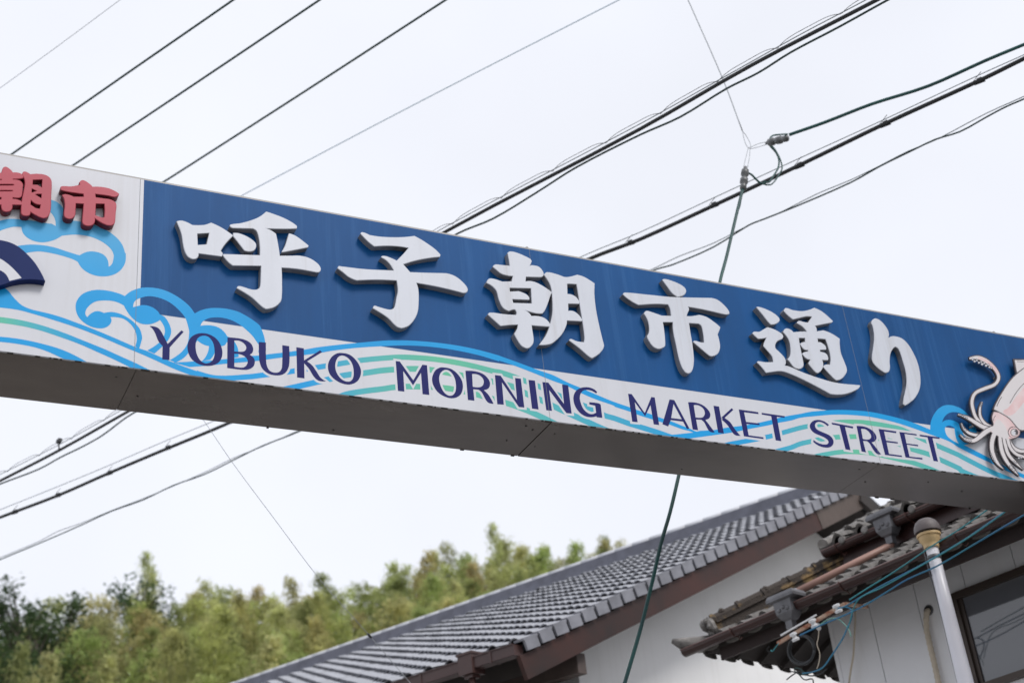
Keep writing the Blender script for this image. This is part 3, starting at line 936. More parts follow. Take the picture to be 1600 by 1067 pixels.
def leaf_mat(name, cols, trans=0.35):
    m = bpy.data.materials.new(name)
    m.use_nodes = True
    t = m.node_tree
    b = t.nodes['Principled BSDF']
    b.inputs['Roughness'].default_value = 0.6
    b.inputs['Specular IOR Level'].default_value = 0.3
    oi = t.nodes.new('ShaderNodeObjectInfo')
    cr = t.nodes.new('ShaderNodeValToRGB')
    e = cr.color_ramp.elements
    e[0].position, e[0].color = 0, (*cols[0], 1)
    e[1].position, e[1].color = 1, (*cols[-1], 1)
    for i, c in enumerate(cols[1:-1]):
        n = e.new((i + 1) / (len(cols) - 1))
        n.color = (*c, 1)
    t.links.new(oi.outputs['Random'], cr.inputs[0])
    tc = t.nodes.new('ShaderNodeTexCoord')
    nz = t.nodes.new('ShaderNodeTexNoise')
    nz.inputs['Scale'].default_value = 1.3
    nz.inputs['Detail'].default_value = 3
    t.links.new(tc.outputs['Object'], nz.inputs['Vector'])
    hs = t.nodes.new('ShaderNodeHueSaturation')
    mr = t.nodes.new('ShaderNodeMapRange')
    mr.inputs[1].default_value, mr.inputs[2].default_value = 0.3, 0.7
    mr.inputs[3].default_value, mr.inputs[4].default_value = 0.5, 1.3
    t.links.new(nz.outputs['Fac'], mr.inputs[0])
    t.links.new(mr.outputs[0], hs.inputs['Value'])
    t.links.new(cr.outputs[0], hs.inputs['Color'])
    t.links.new(hs.outputs[0], b.inputs['Base Color'])
    tr = t.nodes.new('ShaderNodeBsdfTranslucent')
    t.links.new(hs.outputs[0], tr.inputs['Color'])
    mx = t.nodes.new('ShaderNodeMixShader')
    mx.inputs[0].default_value = trans
    t.links.new(b.outputs[0], mx.inputs[1])
    t.links.new(tr.outputs[0], mx.inputs[2])
    t.links.new(mx.outputs[0], t.nodes['Material Output'].inputs['Surface'])
    return m


M['bamboo_leaf'] = leaf_mat('bamboo_leaf', [(0.55, 0.50, 0.22), (0.48, 0.54, 0.20), (0.62, 0.60, 0.30), (0.40, 0.50, 0.17), (0.52, 0.42, 0.22), (0.56, 0.63, 0.23), (0.27, 0.31, 0.12), (0.60, 0.55, 0.27)], 0.55)
M['tree_leaf'] = leaf_mat('tree_leaf', [(0.08, 0.13, 0.06), (0.12, 0.18, 0.075), (0.09, 0.15, 0.075)], 0.25)
M['shrub_leaf'] = leaf_mat('shrub_leaf', [(0.38, 0.56, 0.14), (0.44, 0.60, 0.18), (0.30, 0.50, 0.13)], 0.5)
M['culm'] = mat('bamboo_culm', (0.22, 0.24, 0.10), 0.5, 0.3, 2)
M['bark'] = mat('bark', (0.09, 0.075, 0.06), 0.9, 0.4, 5)


def leaves_mesh(name, spots, R, size, asp, droop):
    """spots: (centre, spread, count)"""
    vs, fs = [], []
    for c, sp, n in spots:
        for _ in range(n):
            p = c + Vector((R.gauss(0, sp), R.gauss(0, sp), R.gauss(0, sp * 0.8)))
            a = R.uniform(0, 6.283)
            d = Vector((math.cos(a), math.sin(a), -droop + R.uniform(-0.6, 0.5))).normalized()
            s = d.cross(Vector((R.uniform(-.5, .5), R.uniform(-.5, .5), 1))).normalized()
            L = size * R.uniform(0.6, 1.35)
            w = L * asp
            k = len(vs)
            vs += [p - d * L * 0.5, p + s * w * 0.5, p + d * L * 0.5, p - s * w * 0.5]
            fs.append((k, k + 1, k + 2, k + 3))
    me = bpy.data.meshes.new(name)
    me.from_pydata([tuple(v) for v in vs], [], fs)
    me.update()
    return me


def bamboo_data(seed):
    R = random.Random(seed)
    H = 9.0
    a = R.uniform(0, 6.28)
    lean = R.uniform(0.8, 2.3) if seed % 2 else R.uniform(0.2, 0.9)
    dirv = Vector((math.cos(a), math.sin(a), 0))
    path = []
    for i in range(13):
        t = i / 12
        path.append(Vector((0, 0, H * (t - 0.10 * t ** 4 * lean))) + dirv * (lean * t ** 3))
    mb = MB()
    mb.tube(path, [0.05 * (1 - 0.85 * i / 12) + 0.006 for i in range(13)], 6)
    spots = []
    nb = 58
    for i in range(nb):
        t = 0.30 + 0.70 * (i / (nb - 1)) ** 0.85
        k = min(11.999, t * 12)
        c = path[int(k)].lerp(path[int(k) + 1], k - int(k))
        rad = (1.20 * math.sin(min(1, (1.05 - t) / 0.36) * math.pi / 2) + 0.05) if seed % 2 else (1.0 * math.sin(min(1, (1.03 - t) / 0.55) * math.pi / 2) + 0.07)
        for _ in range(2):
            b = R.uniform(0, 6.28)
            rr = rad * R.uniform(0.25, 1.0)
            q = c + Vector((math.cos(b) * rr, math.sin(b) * rr, R.uniform(-0.3, 0.2) - 0.35 * rr))
            if R.random() < 0.3:
                mb.tube([c, (c + q) / 2 + Vector((0, 0, 0.12)), q], [0.008, 0.006, 0.003], 3, False)
            spots.append((q, 0.16 + 0.10 * (1 - t), R.randint(8, 20)))
    culm = bpy.data.meshes.new('culm')
    culm.from_pydata([tuple(v) for v in mb.v], [], mb.f)
    culm.update()
    culm.materials.append(M['culm'])
    lv = leaves_mesh('foliage', spots, R, 0.30, 0.22, 0.75)
    lv.materials.append(M['bamboo_leaf'])
    return culm, lv


def tree_data(seed, H, W, leafm, size, n):
    R = random.Random(seed)
    mb = MB()
    spots = []
    mb.tube([Vector((0, 0, 0)), Vector((0.1, 0, H * .3)), Vector((0.0, 0.1, H * .6)), Vector((0.1, 0, H * .9))], [0.035 * H, 0.028 * H, 0.018 * H, 0.005 * H], 7)
    for i in range(n):
        b = R.uniform(0, 6.28)
        zz = R.uniform(0.22, 1.0)
        prof = math.sin(math.pi * min(1, max(0.12, (1.08 - zz) / 0.95))) ** 0.6
        rr = W * prof * R.uniform(0.45, 1.0)
        q = Vector((math.cos(b) * rr, math.sin(b) * rr, H * zz + R.uniform(-.2, .2)))
        st = Vector((0.05, 0.05, H * max(0.15, zz - 0.25)))
        mb.tube([st, (st + q) / 2 + Vector((0, 0, 0.1)), q], [0.012 * H, 0.007 * H, 0.002 * H], 4, False)
        spots.append((q, 0.07 * W + 0.16, R.randint(35, 70)))
    tr = bpy.data.meshes.new('trunk')
    tr.from_pydata([tuple(v) for v in mb.v], [], mb.f)
    tr.update()
    tr.materials.append(M['bark'])
    lv = leaves_mesh('crown', spots, R, size, 0.5, 0.15)
    lv.materials.append(leafm)
    return tr, lv


def place_plant(name, parts, data, loc, rz, sc, label, cat, group):
    o = empty(name, loc, label, cat, group)
    o.rotation_euler = (0, 0, rz)
    o.scale = (sc[0], sc[0], sc[1])
    for pn, me in zip(parts, data):
        c = bpy.data.objects.new(pn, me)
        COL.objects.link(c)
        c.parent = o
    return o


SKYLINE = [(-260, 945), (-120, 930), (0, 924), (60, 930), (110, 918), (150, 918), (205, 893), (250, 895), (300, 912), (330, 896), (370, 900), (410, 890), (470, 896), (520, 887), (580, 886), (640, 876), (700, 860), (740, 862), (780, 846), (830, 856), (880, 850), (950, 836), (1040, 838), (1150, 850), (1300, 850)]


def sky_y(x):
    for (a, ya), (b, yb) in zip(SKYLINE[:-1], SKYLINE[1:]):
        if a <= x <= b:
            return ya + (yb - ya) * (x - a) / (b - a)
    return SKYLINE[0][1] if x < 0 else SKYLINE[-1][1]


HILL_D, HILL_0, BH = 86.0, 34.0, 9.0


def hill_point(px, d):
    r = ray(px, sky_y(px))
    hz = math.hypot(r.x, r.y)
    top = 1.6 + HILL_D * r.z / hz
    ridge = top - BH * 0.93
    t = (d - HILL_0) / (HILL_D - HILL_0)
    z = ridge * max(0.0, t) ** 1.12 if t < 1 else ridge - (d - HILL_D) * 0.25
    return Vector((r.x / hz * d, r.y / hz * d, z - 0.12 if t > 0 else -0.14))


cols_px = list(range(-700, 1901, 50))
rows_d = [30, 34, 40, 46, 52, 58, 64, 70, 76, 82, 86, 90, 100, 120, 150]
vs = [hill_point(px, d) for px in cols_px for d in rows_d]
nr = len(rows_d)
fs = [(i * nr + j, (i + 1) * nr + j, (i + 1) * nr + j + 1, i * nr + j + 1) for i in range(len(cols_px) - 1) for j in range(nr - 1)]
o = mesh('hill', vs, fs, M['hill'], smooth=True)
tag(o, 'wooded hillside rising behind the houses', 'hill', kind='structure')

BAMB = [bamboo_data(100 + i) for i in range(7)]
RB = random.Random(21)
count = 0
for d in (88.5, 86.5, 83.5, 80.5, 77.5, 74.5, 71.5, 68.5, 65.5):
    px = -190.0
    step = 33 * 86 / d
    lim = 1010 - (86.5 - d) * 17
    while px < lim:
        x = px + RB.uniform(-16, 16)
        dd = d + RB.uniform(-1.3, 1.3)
        px += step * RB.uniform(0.8, 1.25)
        if x < 235 and dd > 66 and RB.random() < 0.62:
            continue
        p = hill_point(x, dd)
        hs = RB.uniform(0.80, 1.10)
        if d > 86 and RB.random() < 0.25:
            hs *= 1.10
        lab = 'feathery yellow-green bamboo standing on the skyline of the hill' if d > 83 else 'feathery yellow-green bamboo lower down the wooded hillside'
        place_plant('bamboo', ('culm', 'foliage'), BAMB[RB.randrange(7)], p, RB.uniform(0, 6.28), (RB.uniform(0.8, 1.45), hs), lab, 'bamboo', 'bamboo on the skyline' if d > 83 else 'bamboo on the hillside')
        count += 1
for x in range(610, 985, 21):
    lab = 'feathery yellow-green bamboo standing on the skyline of the hill'
    place_plant('bamboo', ('culm', 'foliage'), BAMB[RB.randrange(7)], hill_point(x + RB.uniform(-8, 8), RB.uniform(84, 90)), RB.uniform(0, 6.28), (RB.uniform(0.85, 1.2), RB.uniform(0.92, 1.14)), lab, 'bamboo', 'bamboo on the skyline')
# taller single stems above the grove
for x, hs in ((775, 1.20), (700, 1.12), (945, 1.05), (210, 1.1)):
    place_plant('bamboo', ('culm', 'foliage'), BAMB[RB.randrange(7)], hill_point(x, 85), RB.uniform(0, 6.28), (0.8, hs), {775: 'tallest bamboo plume, rising above the tiled roof ridge', 700: 'tall slim bamboo left of the tallest plume', 945: 'lone narrow bamboo behind the roof ridge at the right end of the grove', 210: 'upright bamboo beside the dark trees on the left skyline'}[x], 'bamboo', None)
DARK = [tree_data(300 + i, 8.5, 3.0, M['tree_leaf'], 0.30, 60) for i in range(3)]
dark_spots = [(-40, 82, 1.05), (35, 80, 1.1), (95, 82, 0.98), (5, 72, 0.95), (140, 84, 0.9), (100, 73, 0.8), (215, 84, 0.95), (60, 77, 1.0)]
dl = ['dark green broadleaf tree at the left picture edge', 'tallest dark green broadleaf tree near the left picture edge', 'dark green broadleaf tree right of the tallest one at the left', 'low dark green broadleaf tree at the lower left edge', 'small dark broadleaf tree among bamboo on the left skyline', 'small dark broadleaf tree below the bamboo on the left', 'dark broadleaf tree farthest right among the dark trees', 'dark green broadleaf tree in the middle of the left clump']
for (x, d, s), lab in zip(dark_spots, dl):
    place_plant('broadleaf_tree', ('trunk', 'crown'), DARK[RB.randrange(3)], hill_point(x, d), RB.uniform(0, 6.28), (s, s), lab, 'tree', 'dark broadleaf trees')
SHR = [tree_data(340 + i, 4.6, 2.1, M['shrub_leaf'], 0.26, 46) for i in range(2)]
shr = [(190, 64, 1.15, 'bright green bushy tree at the foot of the hill on the left'), (150, 61, .8, 'small bright green bush at the bottom left of the hill'), (395, 64, .85, 'small round green bush touching the tiled ridge'), (560, 68, 1.0, 'bright green bushy tree right of the middle of the hill'), (640, 74, 1.0, 'bright green bushy tree above the roof ridge'), (440, 72, 1.1, 'light green bushy tree in the middle of the hill'), (260, 70, 1.0, 'light green bushy tree between the bamboos on the left'), (345, 63, .95, 'light green bush low in the middle of the hill')]
for x, d, s, lab in shr:
    place_plant('bushy_tree', ('trunk', 'crown'), SHR[RB.randrange(2)], hill_point(x, d), RB.uniform(0, 6.28), (s, s), lab, 'tree', 'bright green bushy trees')

# ------------------------------------------------------------------ large house with the grey tiled roof
M['roof_tile'] = mat('roof_tile', rgb(162, 164, 171), 0.42, 0.35, 3.0, bump=0.1, bscale=20)
M['verge_tile'] = mat('verge_tile', rgb(140, 141, 149), 0.5, 0.35, 4)
M['tile_dark'] = mat('tile_bed', (0.035, 0.037, 0.042), 0.8)
M['ridge_tile'] = mat('ridge_tile', rgb(104, 106, 118), 0.6, 0.30, 5, stretch=(1, 1, 1), contrast=(0.35, 0.65))
M['ridge_cap'] = mat('ridge_cap', rgb(184, 186, 192), 0.45, 0.06, 4)
M['barge'] = mat('red_brown_board', rgb(66, 34, 27), 0.65, 0.4, 1.4, col2=rgb(38, 27, 25), contrast=(0.35, 0.7))
M['barge_grey'] = mat('weathered_board', rgb(92, 80, 74), 0.7, 0.35, 3)
M['dark_wood'] = mat('dark_wood', (0.028, 0.022, 0.020), 0.8, 0.4, 4)
M['plaster'] = mat('plaster', (0.80, 0.80, 0.80), 0.85, 0.08, 0.8, contrast=(0.4, 0.7), streak=0.35, streak_col=(0.58, 0.57, 0.55))
M['gutter'] = mat('brown_gutter', rgb(70, 48, 45), 0.42, 0.2, 3)
M['beam_end'] = mat('beam_end', rgb(86, 74, 70), 0.7, 0.3, 5)

AZR, AZG, RP = math.radians(-29), math.radians(-16), math.radians(26)
RD = Vector((math.sin(AZR), math.cos(AZR), 0))
GN = Vector((math.sin(AZG), math.cos(AZG), 0))
GH = Vector((math.cos(AZG), -math.sin(AZG), 0))
VS = GH * math.cos(RP) + UP * math.sin(RP)
VS2 = GH * math.cos(RP) - UP * math.sin(RP)
NR = RD.cross(VS)
NR = (NR if NR.z > 0 else -NR).normalized()
NR2 = RD.cross(VS2)
NR2 = (NR2 if NR2.z > 0 else -NR2).normalized()
EV = CAM + ray(822, 1019) * 14.2
SLOPE_L = 6.55 / math.cos(RP)
APEX = EV + VS * SLOPE_L
RLEN = 17.0
house = empty('tiled_house', (EV + GH * 6 + RD * 8).xy.to_3d(), 'large white house with a broad grey tiled gable roof', 'house')


def RFP(a, b, c):
    return EV + RD * a + VS * b + NR * c


# roof decks
mb = MB()
mb.box(RFP(RLEN / 2 + 0.06, SLOPE_L / 2, 0.045), RD * (RLEN / 2 - 0.02), VS * (SLOPE_L / 2 - 0.02), NR * 0.035)
mb.build('roof_deck', M['tile_dark'], house)
mb = MB()
c2 = APEX + RD * (RLEN / 2 + 0.06) + VS2 * (SLOPE_L / 2) + NR2 * 0.05
mb.box(c2, RD * (RLEN / 2 - 0.02), VS2 * (SLOPE_L / 2 - 0.02), NR2 * 0.05)
mb.build('roof_deck', M['tile_dark'], house)
# soffit boards under the gable overhang
mb = MB()
mb.box(RFP(RLEN / 2 + 0.1, SLOPE_L / 2 + 0.05, -0.11), RD * (RLEN / 2 - 0.05), VS * (SLOPE_L / 2 - 0.15), NR * 0.11)
mb.build('soffit', M['dark_wood'], house)
mb = MB()
mb.box(APEX + RD * (RLEN / 2 + 0.1) + VS2 * (SLOPE_L / 2) - NR2 * 0.12, RD * (RLEN / 2 - 0.05), VS2 * (SLOPE_L / 2 - 0.05), NR2 * 0.115)
mb.build('soffit', M['dark_wood'], house)

TW, TL = 0.265, 0.235


def tile_mesh(name, u, v, n, w, l, hump, lip, m, rise=0.034, flip=False):
    """one S-profile roof tile: u across, v up the slope, n out"""
    prof = [(0.0, 0.004), (0.14, -0.006), (0.30, -0.011), (0.46, -0.009), (0.60, 0.006), (0.70, hump * 0.55), (0.80, hump * 0.95), (0.90, hump), (1.0, hump * 0.72), (1.05, hump * 0.30)]
    if flip:
        prof = [(1 - x, z) for x, z in reversed(prof)]
    vs, fs = [], []
    for b, c in ((0.0, rise), (1.12, 0.0)):
        for x, z in prof:
            vs.append(u * (x * w) + v * (b * l) + n * (c + z + 0.012))
    k = len(prof)
    for x, z in prof:
        vs.append(u * (x * w) + v * (0.006) + n * (rise + z + 0.012 - (lip if z > hump * 0.5 else lip * 2.2)))
    for i in range(k - 1):
        fs.append((i, i + 1, k + i + 1, k + i))
        fs.append((2 * k + i, 2 * k + i + 1, i + 1, i))
    me = bpy.data.meshes.new(name)
    me.from_pydata([tuple(q) for q in vs], [], fs)
    me.update()
    nn = me.polygons[0].normal
    if nn.dot(n) < 0:
        me.flip_normals()
    me.materials.append(m)
    return me


def put(name, me, loc, parent):
    o = bpy.data.objects.new(name, me)
    COL.objects.link(o)
    o.parent = parent
    o.matrix_parent_inverse = Matrix.Translation(-parent.location)
    o.location = loc
    return o


tile_me = tile_mesh('roof_tile', RD, VS, NR, TW, TL, 0.040, 0.014, M['roof_tile'], 0.042, True)
tv = [v.co.copy() for v in tile_me.vertices]
tf = [tuple(p.vertices) for p in tile_me.polygons]
spots = []
ncourse = int(SLOPE_L / TL)
for i in range(int((RLEN - 0.2) / TW)):
    for j in range(ncourse):
        spots.append(RFP(0.05 + i * TW, 0.0 + j * TL, 0.075))
spots.sort(key=lambda p: (p - CAM).length)
R5 = random.Random(5)
for p in spots[:290]:
    put('roof_tile', tile_me, p + NR * R5.uniform(-0.003, 0.004), house)
mb = MB()
for p in spots[290:]:
    q = p + NR * R5.uniform(-0.003, 0.004)
    mb.add([v + q for v in tv], tf)
o = mb.build('roof_tiles', M['roof_tile'], house)
o['kind'] = 'stuff'
# verge tiles
for j in range(ncourse + 1):
    b0 = j * TL
    mb = MB()
    a = RFP(0, b0 + 0.012, 0)
    wv = 0.055
    # hanging side plate and top flange, lower end lifted like the field tiles
    L = VS * (TL - 0.046) - NR * 0.012
    mb.box(a + L / 2 + NR * 0.066 - RD * 0.012, L / 2, RD * 0.012, NR * 0.052)
    mb.box(a + L / 2 + NR * 0.128 + RD * 0.035, L / 2 + VS * 0.01, RD * 0.06, NR * 0.012)
    mb.build('verge_tile', M['verge_tile'], house)
# ridge
mb = MB()
rc = APEX + RD * (RLEN / 2)
for k, (w, z0, z1) in enumerate(((0.145, 0.06, 0.14), (0.13, 0.145, 0.185), (0.12, 0.190, 0.228), (0.11, 0.233, 0.265))):
    mb = MB()
    mb.box(rc + UP * ((z0 + z1) / 2), RD * (RLEN / 2 + 0.02), GH * w, UP * ((z1 - z0) / 2))
    mb.build('ridge_course', M['ridge_tile'], house)
for k in range(int(RLEN / 0.3)):
    mb = MB()
    p0 = APEX + RD * (k * 0.3) + UP * 0.28
    mb.tube([p0, p0 + RD * 0.296], 0.066, 10)
    mb.build('ridge_cap', M['ridge_cap'], house, True)
# barge boards
mb = MB()
mb.box(RFP(0.045, 2.95, -0.124), RD * 0.022, VS * 3.02, NR * 0.118)
mb.build('barge_board', M['barge'], house)['label'] = 'red-brown weathered barge board'
mb = MB()
mb.box(RFP(0.040, 6.63, -0.124), RD * 0.024, VS * 0.655, NR * 0.12)
mb.build('barge_board', M['barge_grey'], house)['label'] = 'grey-brown upper piece of the barge board'
mb = MB()
mb.box(APEX + RD * 0.040 + VS2 * 3.6 - NR2 * 0.152, RD * 0.024, VS2 * 3.62, NR2 * 0.10)
mb.build('barge_board', M['dark_wood'], house)
# gable wall and body
WOFF = 0.85
WB = EV + GN * WOFF
tanp = math.tan(RP)


def gwall(u, z):
    return WB + GH * u + UP * z


zb = -EV.z - 0.05
u0, u1, ua = 1.55, 11.55, 6.55
vs = [gwall(u0, zb), gwall(u1, zb), gwall(u1, (13.1 - u1) * tanp - 0.20), gwall(ua, ua * tanp - 0.20), gwall(u0, u0 * tanp - 0.20)]
bk = RD * 14.5
vs2 = vs + [v + bk for v in vs]
fs = [(0, 1, 2, 3, 4), (9, 8, 7, 6, 5), (0, 5, 6, 1), (1, 6, 7, 2), (4, 9, 5, 0), (2, 7, 8, 3), (3, 8, 9, 4)]
mesh('wall', vs2, fs, M['plaster'], house)
# eave beam, purlins
for u, dz, w, hh in ((0.93, 0.06, 0.06, 0.105),):
    mb = MB()
    mb.box(EV + GH * u + UP * dz + RD * 1.4, RD * 1.25, GH * w, UP * hh)
    mb.build('purlin', M['beam_end'], house)
mb = MB()
mb.box(EV + GH * 1.25 - UP * 0.12 + RD * 8, RD * 7.6, GH * 0.3, UP * 0.03)
mb.build('eave_soffit', M['dark_wood'], house)
# square eave gutter with rainwater head and pipe
mb = MB()
gc = EV - GH * 0.045 + UP * 0.03
for du, w, z0, z1 in ((-0.052, 0.004, -0.05, 0.055), (0.052, 0.004, -0.05, 0.045), (0.0, 0.05, -0.055, -0.046)):
    mb.box(gc + GH * du + UP * ((z0 + z1) / 2) + RD * (RLEN / 2 + 0.06), RD * (RLEN / 2), GH * w, UP * ((z1 - z0) / 2))
mb.box(gc + RD * 0.052 + UP * 0.0, RD * 0.006, GH * 0.058, UP * 0.054)
mb.box(gc - GH * 0.058 + UP * 0.056 + RD * (RLEN / 2 + 0.06), RD * (RLEN / 2), GH * 0.008, UP * 0.006)
gut = mb.build('gutter', M['gutter'], house)
for a in (0.33, 1.2, 2.1, 3.0):
    mb = MB()
    mb.box(gc + RD * a, RD * 0.012, GH * 0.066, UP * 0.058)
    mb.build('gutter_joint', M['gutter'], gut)
hp = gc + RD * 0.62
mb = MB()
mb.box(hp + UP * 0.0, RD * 0.085, GH * 0.082, UP * 0.10)
mb.box(hp + UP * 0.105, RD * 0.095, GH * 0.092, UP * 0.012)
mb.box(hp - UP * 0.115, RD * 0.05, GH * 0.05, UP * 0.02)
hd = mb.build('rainwater_head', M['gutter'], house)
mb = MB()
wallp = hp + GH * 1.5
mb.tube([hp - UP * 0.12, hp - UP * 0.35, hp - UP * 0.5 + GH * 0.25, wallp - UP * 0.95 - GH * 0.25, wallp - UP * 1.15, Vector((wallp.x, wallp.y, 0.0))], 0.036, 10)
mb.build('rain_pipe', M['gutter'], house, True)
# ------------------------------------------------------------------ near house on the right
M['old_tile'] = mat('old_roof_tile', rgb(134, 130, 126), 0.65, 0.5, 6, col2=rgb(52, 49, 47), bump=0.25, bscale=30, contrast=(0.38, 0.66))
M['lichen_tile'] = mat('lichen_tile', rgb(66, 59, 54), 0.9, 0.5, 6, col2=rgb(150, 124, 84), bump=0.6, bscale=45, contrast=(0.52, 0.66))
M['brown_pipe'] = mat('brown_gutter_pipe', rgb(62, 40, 38), 0.38, 0.2, 4)
M['dark_fascia'] = mat('dark_fascia', rgb(44, 30, 28), 0.7, 0.3, 4)
M['gutter_lip'] = mat('gutter_lip', rgb(112, 88, 84), 0.4)
M['pink_pipe'] = mat('faded_pipe', rgb(160, 124, 112), 0.5, 0.2, 3)
M['grey_head'] = mat('grey_rain_head', rgb(108, 108, 112), 0.45, 0.35, 8, metal=0.2)
M['siding'] = mat('white_siding', rgb(238, 239, 243), 0.6, 0.09, 1.0, contrast=(0.35, 0.7), streak=0.3, streak_col=rgb(196, 194, 190))
M['siding_joint'] = mat('siding_joint', rgb(128, 124, 122), 0.8)
M['trim'] = mat('brown_trim', rgb(118, 102, 94), 0.7, 0.2, 5)
M['bronze'] = mat('bronze_frame', rgb(70, 60, 54), 0.45, 0.2, 4, metal=0.3)
M['glass'] = mat('window_glass', (0.115, 0.12, 0.135), 0.04, spec=1.0)
M['curtain'] = mat('curtain', (0.4, 0.4, 0.42), 0.9)
M['pvc'] = mat('white_pipe', rgb(222, 222, 230), 0.35, 0.05, 3)
M['cream'] = mat('cream_collar', rgb(214, 184, 136), 0.5, 0.12, 6)
M['grey_dome'] = mat('grey_dome', rgb(104, 96, 96), 0.55, 0.25, 12)
M['hose'] = mat('beige_hose', rgb(204, 192, 174), 0.7, 0.2, 10)
M['rust'] = mat('rusty_steel', rgb(136, 72, 46), 0.85, 0.5, 14, col2=rgb(190, 170, 150))
M['copper'] = mat('bracket_brown', rgb(80, 52, 46), 0.5)

RO = on_height(1090, 1018, 5.6)
RQ = on_height(1600, 805, 5.6)
RE = (RO - RQ).normalized()          # along the eave, away from the camera
RN = Vector((RE.y, -RE.x, 0))        # into the plot
RT = math.tan(math.radians(27))
rhouse = empty('street_house', (RO - RE * 3 + RN * 3).xy.to_3d(), 'white sided house with weathered two-tier tiled roof at the right', 'house')


def HP(s, t, z):
    return RO + RE * s + RN * t + UP * z


def rh(px, py, t):
    """point of the plane parallel to the eave, t behind the gutter"""
    return on_plane(px, py, RO + RN * t, RN)


def st(p):
    d = p - RO
    return d.dot(RE), d.dot(RN), d.z


SN0 = -6.2
# decks of the lower roof: street slope and the hip slope round the corner
def slab(name, quad, th, m):
    n = (quad[1] - quad[0]).cross(quad[2] - quad[0]).normalized()
    if n.z < 0:
        n = -n
    k = len(quad)
    vs = list(quad) + [q - n * th for q in quad]
    fs = [tuple(range(k)), tuple(reversed(range(k, 2 * k)))] + [(i, i + k, (i + 1) % k + k, (i + 1) % k) for i in range(k)]
    o = mesh(name, vs, fs, m, rhouse)
    bm = bmesh.new(); bm.from_mesh(o.data); bmesh.ops.recalc_face_normals(bm, faces=bm.faces); bm.to_mesh(o.data); bm.free()
    return o


D0 = 0.0
slab('roof_deck', [HP(-0.04, 0.04, D0 + 0.04 * RT), HP(SN0, 0.04, D0 + 0.04 * RT), HP(SN0, 1.6, D0 + 1.6 * RT), HP(-1.6, 1.6, D0 + 1.6 * RT)], 0.05, M['dark_wood'])
slab('roof_deck', [HP(-0.05, 0.04, D0 + 0.04 * RT), HP(-1.6, 1.59, D0 + 1.6 * RT), HP(-1.6, 5.2, D0 + 1.6 * RT), HP(-0.05, 5.2, D0 + 0.04 * RT)], 0.05, M['dark_wood'])
# rafters under the overhang
for k in range(9):
    s = -0.35 - k * 0.33
    mb = MB(); mb.bar(HP(s, 0.10, 0.10 * RT - 0.085), HP(s, max(0.2, min(0.72, -s)), max(0.2, min(0.72, -s)) * RT - 0.085), 0.045, 0.06)
    mb.build('rafter', M['dark_wood'], rhouse)
for k in range(6):
    t = 0.4 + k * 0.33
    e = min(0.98, t)
    mb = MB(); mb.bar(HP(-0.10, t, 0.10 * RT - 0.085), HP(-e, t, e * RT - 0.085), 0.045, 0.06)
    mb.build('rafter', M['dark_wood'], rhouse)
# fascia boards
mb = MB(); mb.box(HP(-3.20, 0.085, -0.075), RE * 3.0, RN * 0.014, UP * 0.055); mb.build('fascia', M['dark_fascia'], rhouse)

# tiles
VSL = (RN + UP * RT).normalized()
NSL = (UP - RN * RT).normalized()
VSF = (-RE + UP * RT).normalized()
NSF = (UP + RE * RT).normalized()
t1 = tile_mesh('eave_tile', -RE, VSL, NSL, 0.27, 0.24, 0.062, 0.034, M['old_tile'])
t2 = tile_mesh('hip_tile', RN, VSF, NSF, 0.27, 0.24, 0.062, 0.034, M['old_tile'])
R6 = random.Random(9)
c27 = math.cos(math.radians(27))


def putj(me, loc):
    o = put('roof_tile', me, loc, rhouse)
    o.rotation_euler = (R6.uniform(-0.035, 0.035), R6.uniform(-0.035, 0.035), R6.uniform(-0.03, 0.03))
    return o


for j in range(5):
    t = -0.02 + j * 0.24 * c27
    k = 0
    s = -0.10 - max(0, t) * 1.0
    while s > -4.6:
        putj(t1, HP(s, t, t * RT + 0.005) + NSL * R6.uniform(-0.006, 0.008))
        s -= 0.262
        k += 1
for j in range(4):
    s = 0.02 - j * 0.24 * c27
    t = 0.10 + max(0, -s)
    while t < 3.4:
        putj(t2, HP(s, t, -s * RT + 0.005) + NSF * R6.uniform(-0.006, 0.008))
        t += 0.262
# round eave ends between the tiles
for k in range(16):
    s = -0.34 - k * 0.262
    mb = MB(); mb.lathe(HP(s, -0.045, 0.035), RN, [(0.022, -0.012), (0.036, -0.010), (0.040, 0.0), (0.040, 0.03)], 10)
    mb.build('eave_end_cap', M['old_tile'], rhouse, True)
# hip ridge: bedding course, round cover tiles, end ornament
hd_ = (-RE + RN + UP * RT).normalized()
hs_ = hd_.cross(UP).normalized()
hn_ = hs_.cross(hd_).normalized()
if hn_.z < 0:
    hn_ = -hn_
h0 = HP(-0.17, 0.17, 0.17 * RT)
HL = 1.62
mb = MB(); mb.box(h0 + hd_ * (HL / 2) + hn_ * 0.085, hd_ * (HL / 2), hs_ * 0.075, hn_ * 0.05); mb.build('hip_bedding', M['lichen_tile'], rhouse)
mb = MB(); mb.box(h0 + hd_ * (HL / 2 + 0.02) + hn_ * 0.15, hd_ * (HL / 2), hs_ * 0.095, hn_ * 0.014); mb.build('hip_course', M['lichen_tile'], rhouse)
for k in range(6):
    a = h0 + hd_ * (k * 0.27) + hn_ * (0.185 + R6.uniform(-0.004, 0.004))
    mb = MB(); mb.tube([a, a + hd_ * 0.03, a + hd_ * 0.032, a + hd_ * 0.265], [0.074, 0.074, 0.064, 0.060], 12)
    mb.build('hip_cover_tile', M['lichen_tile'], rhouse)
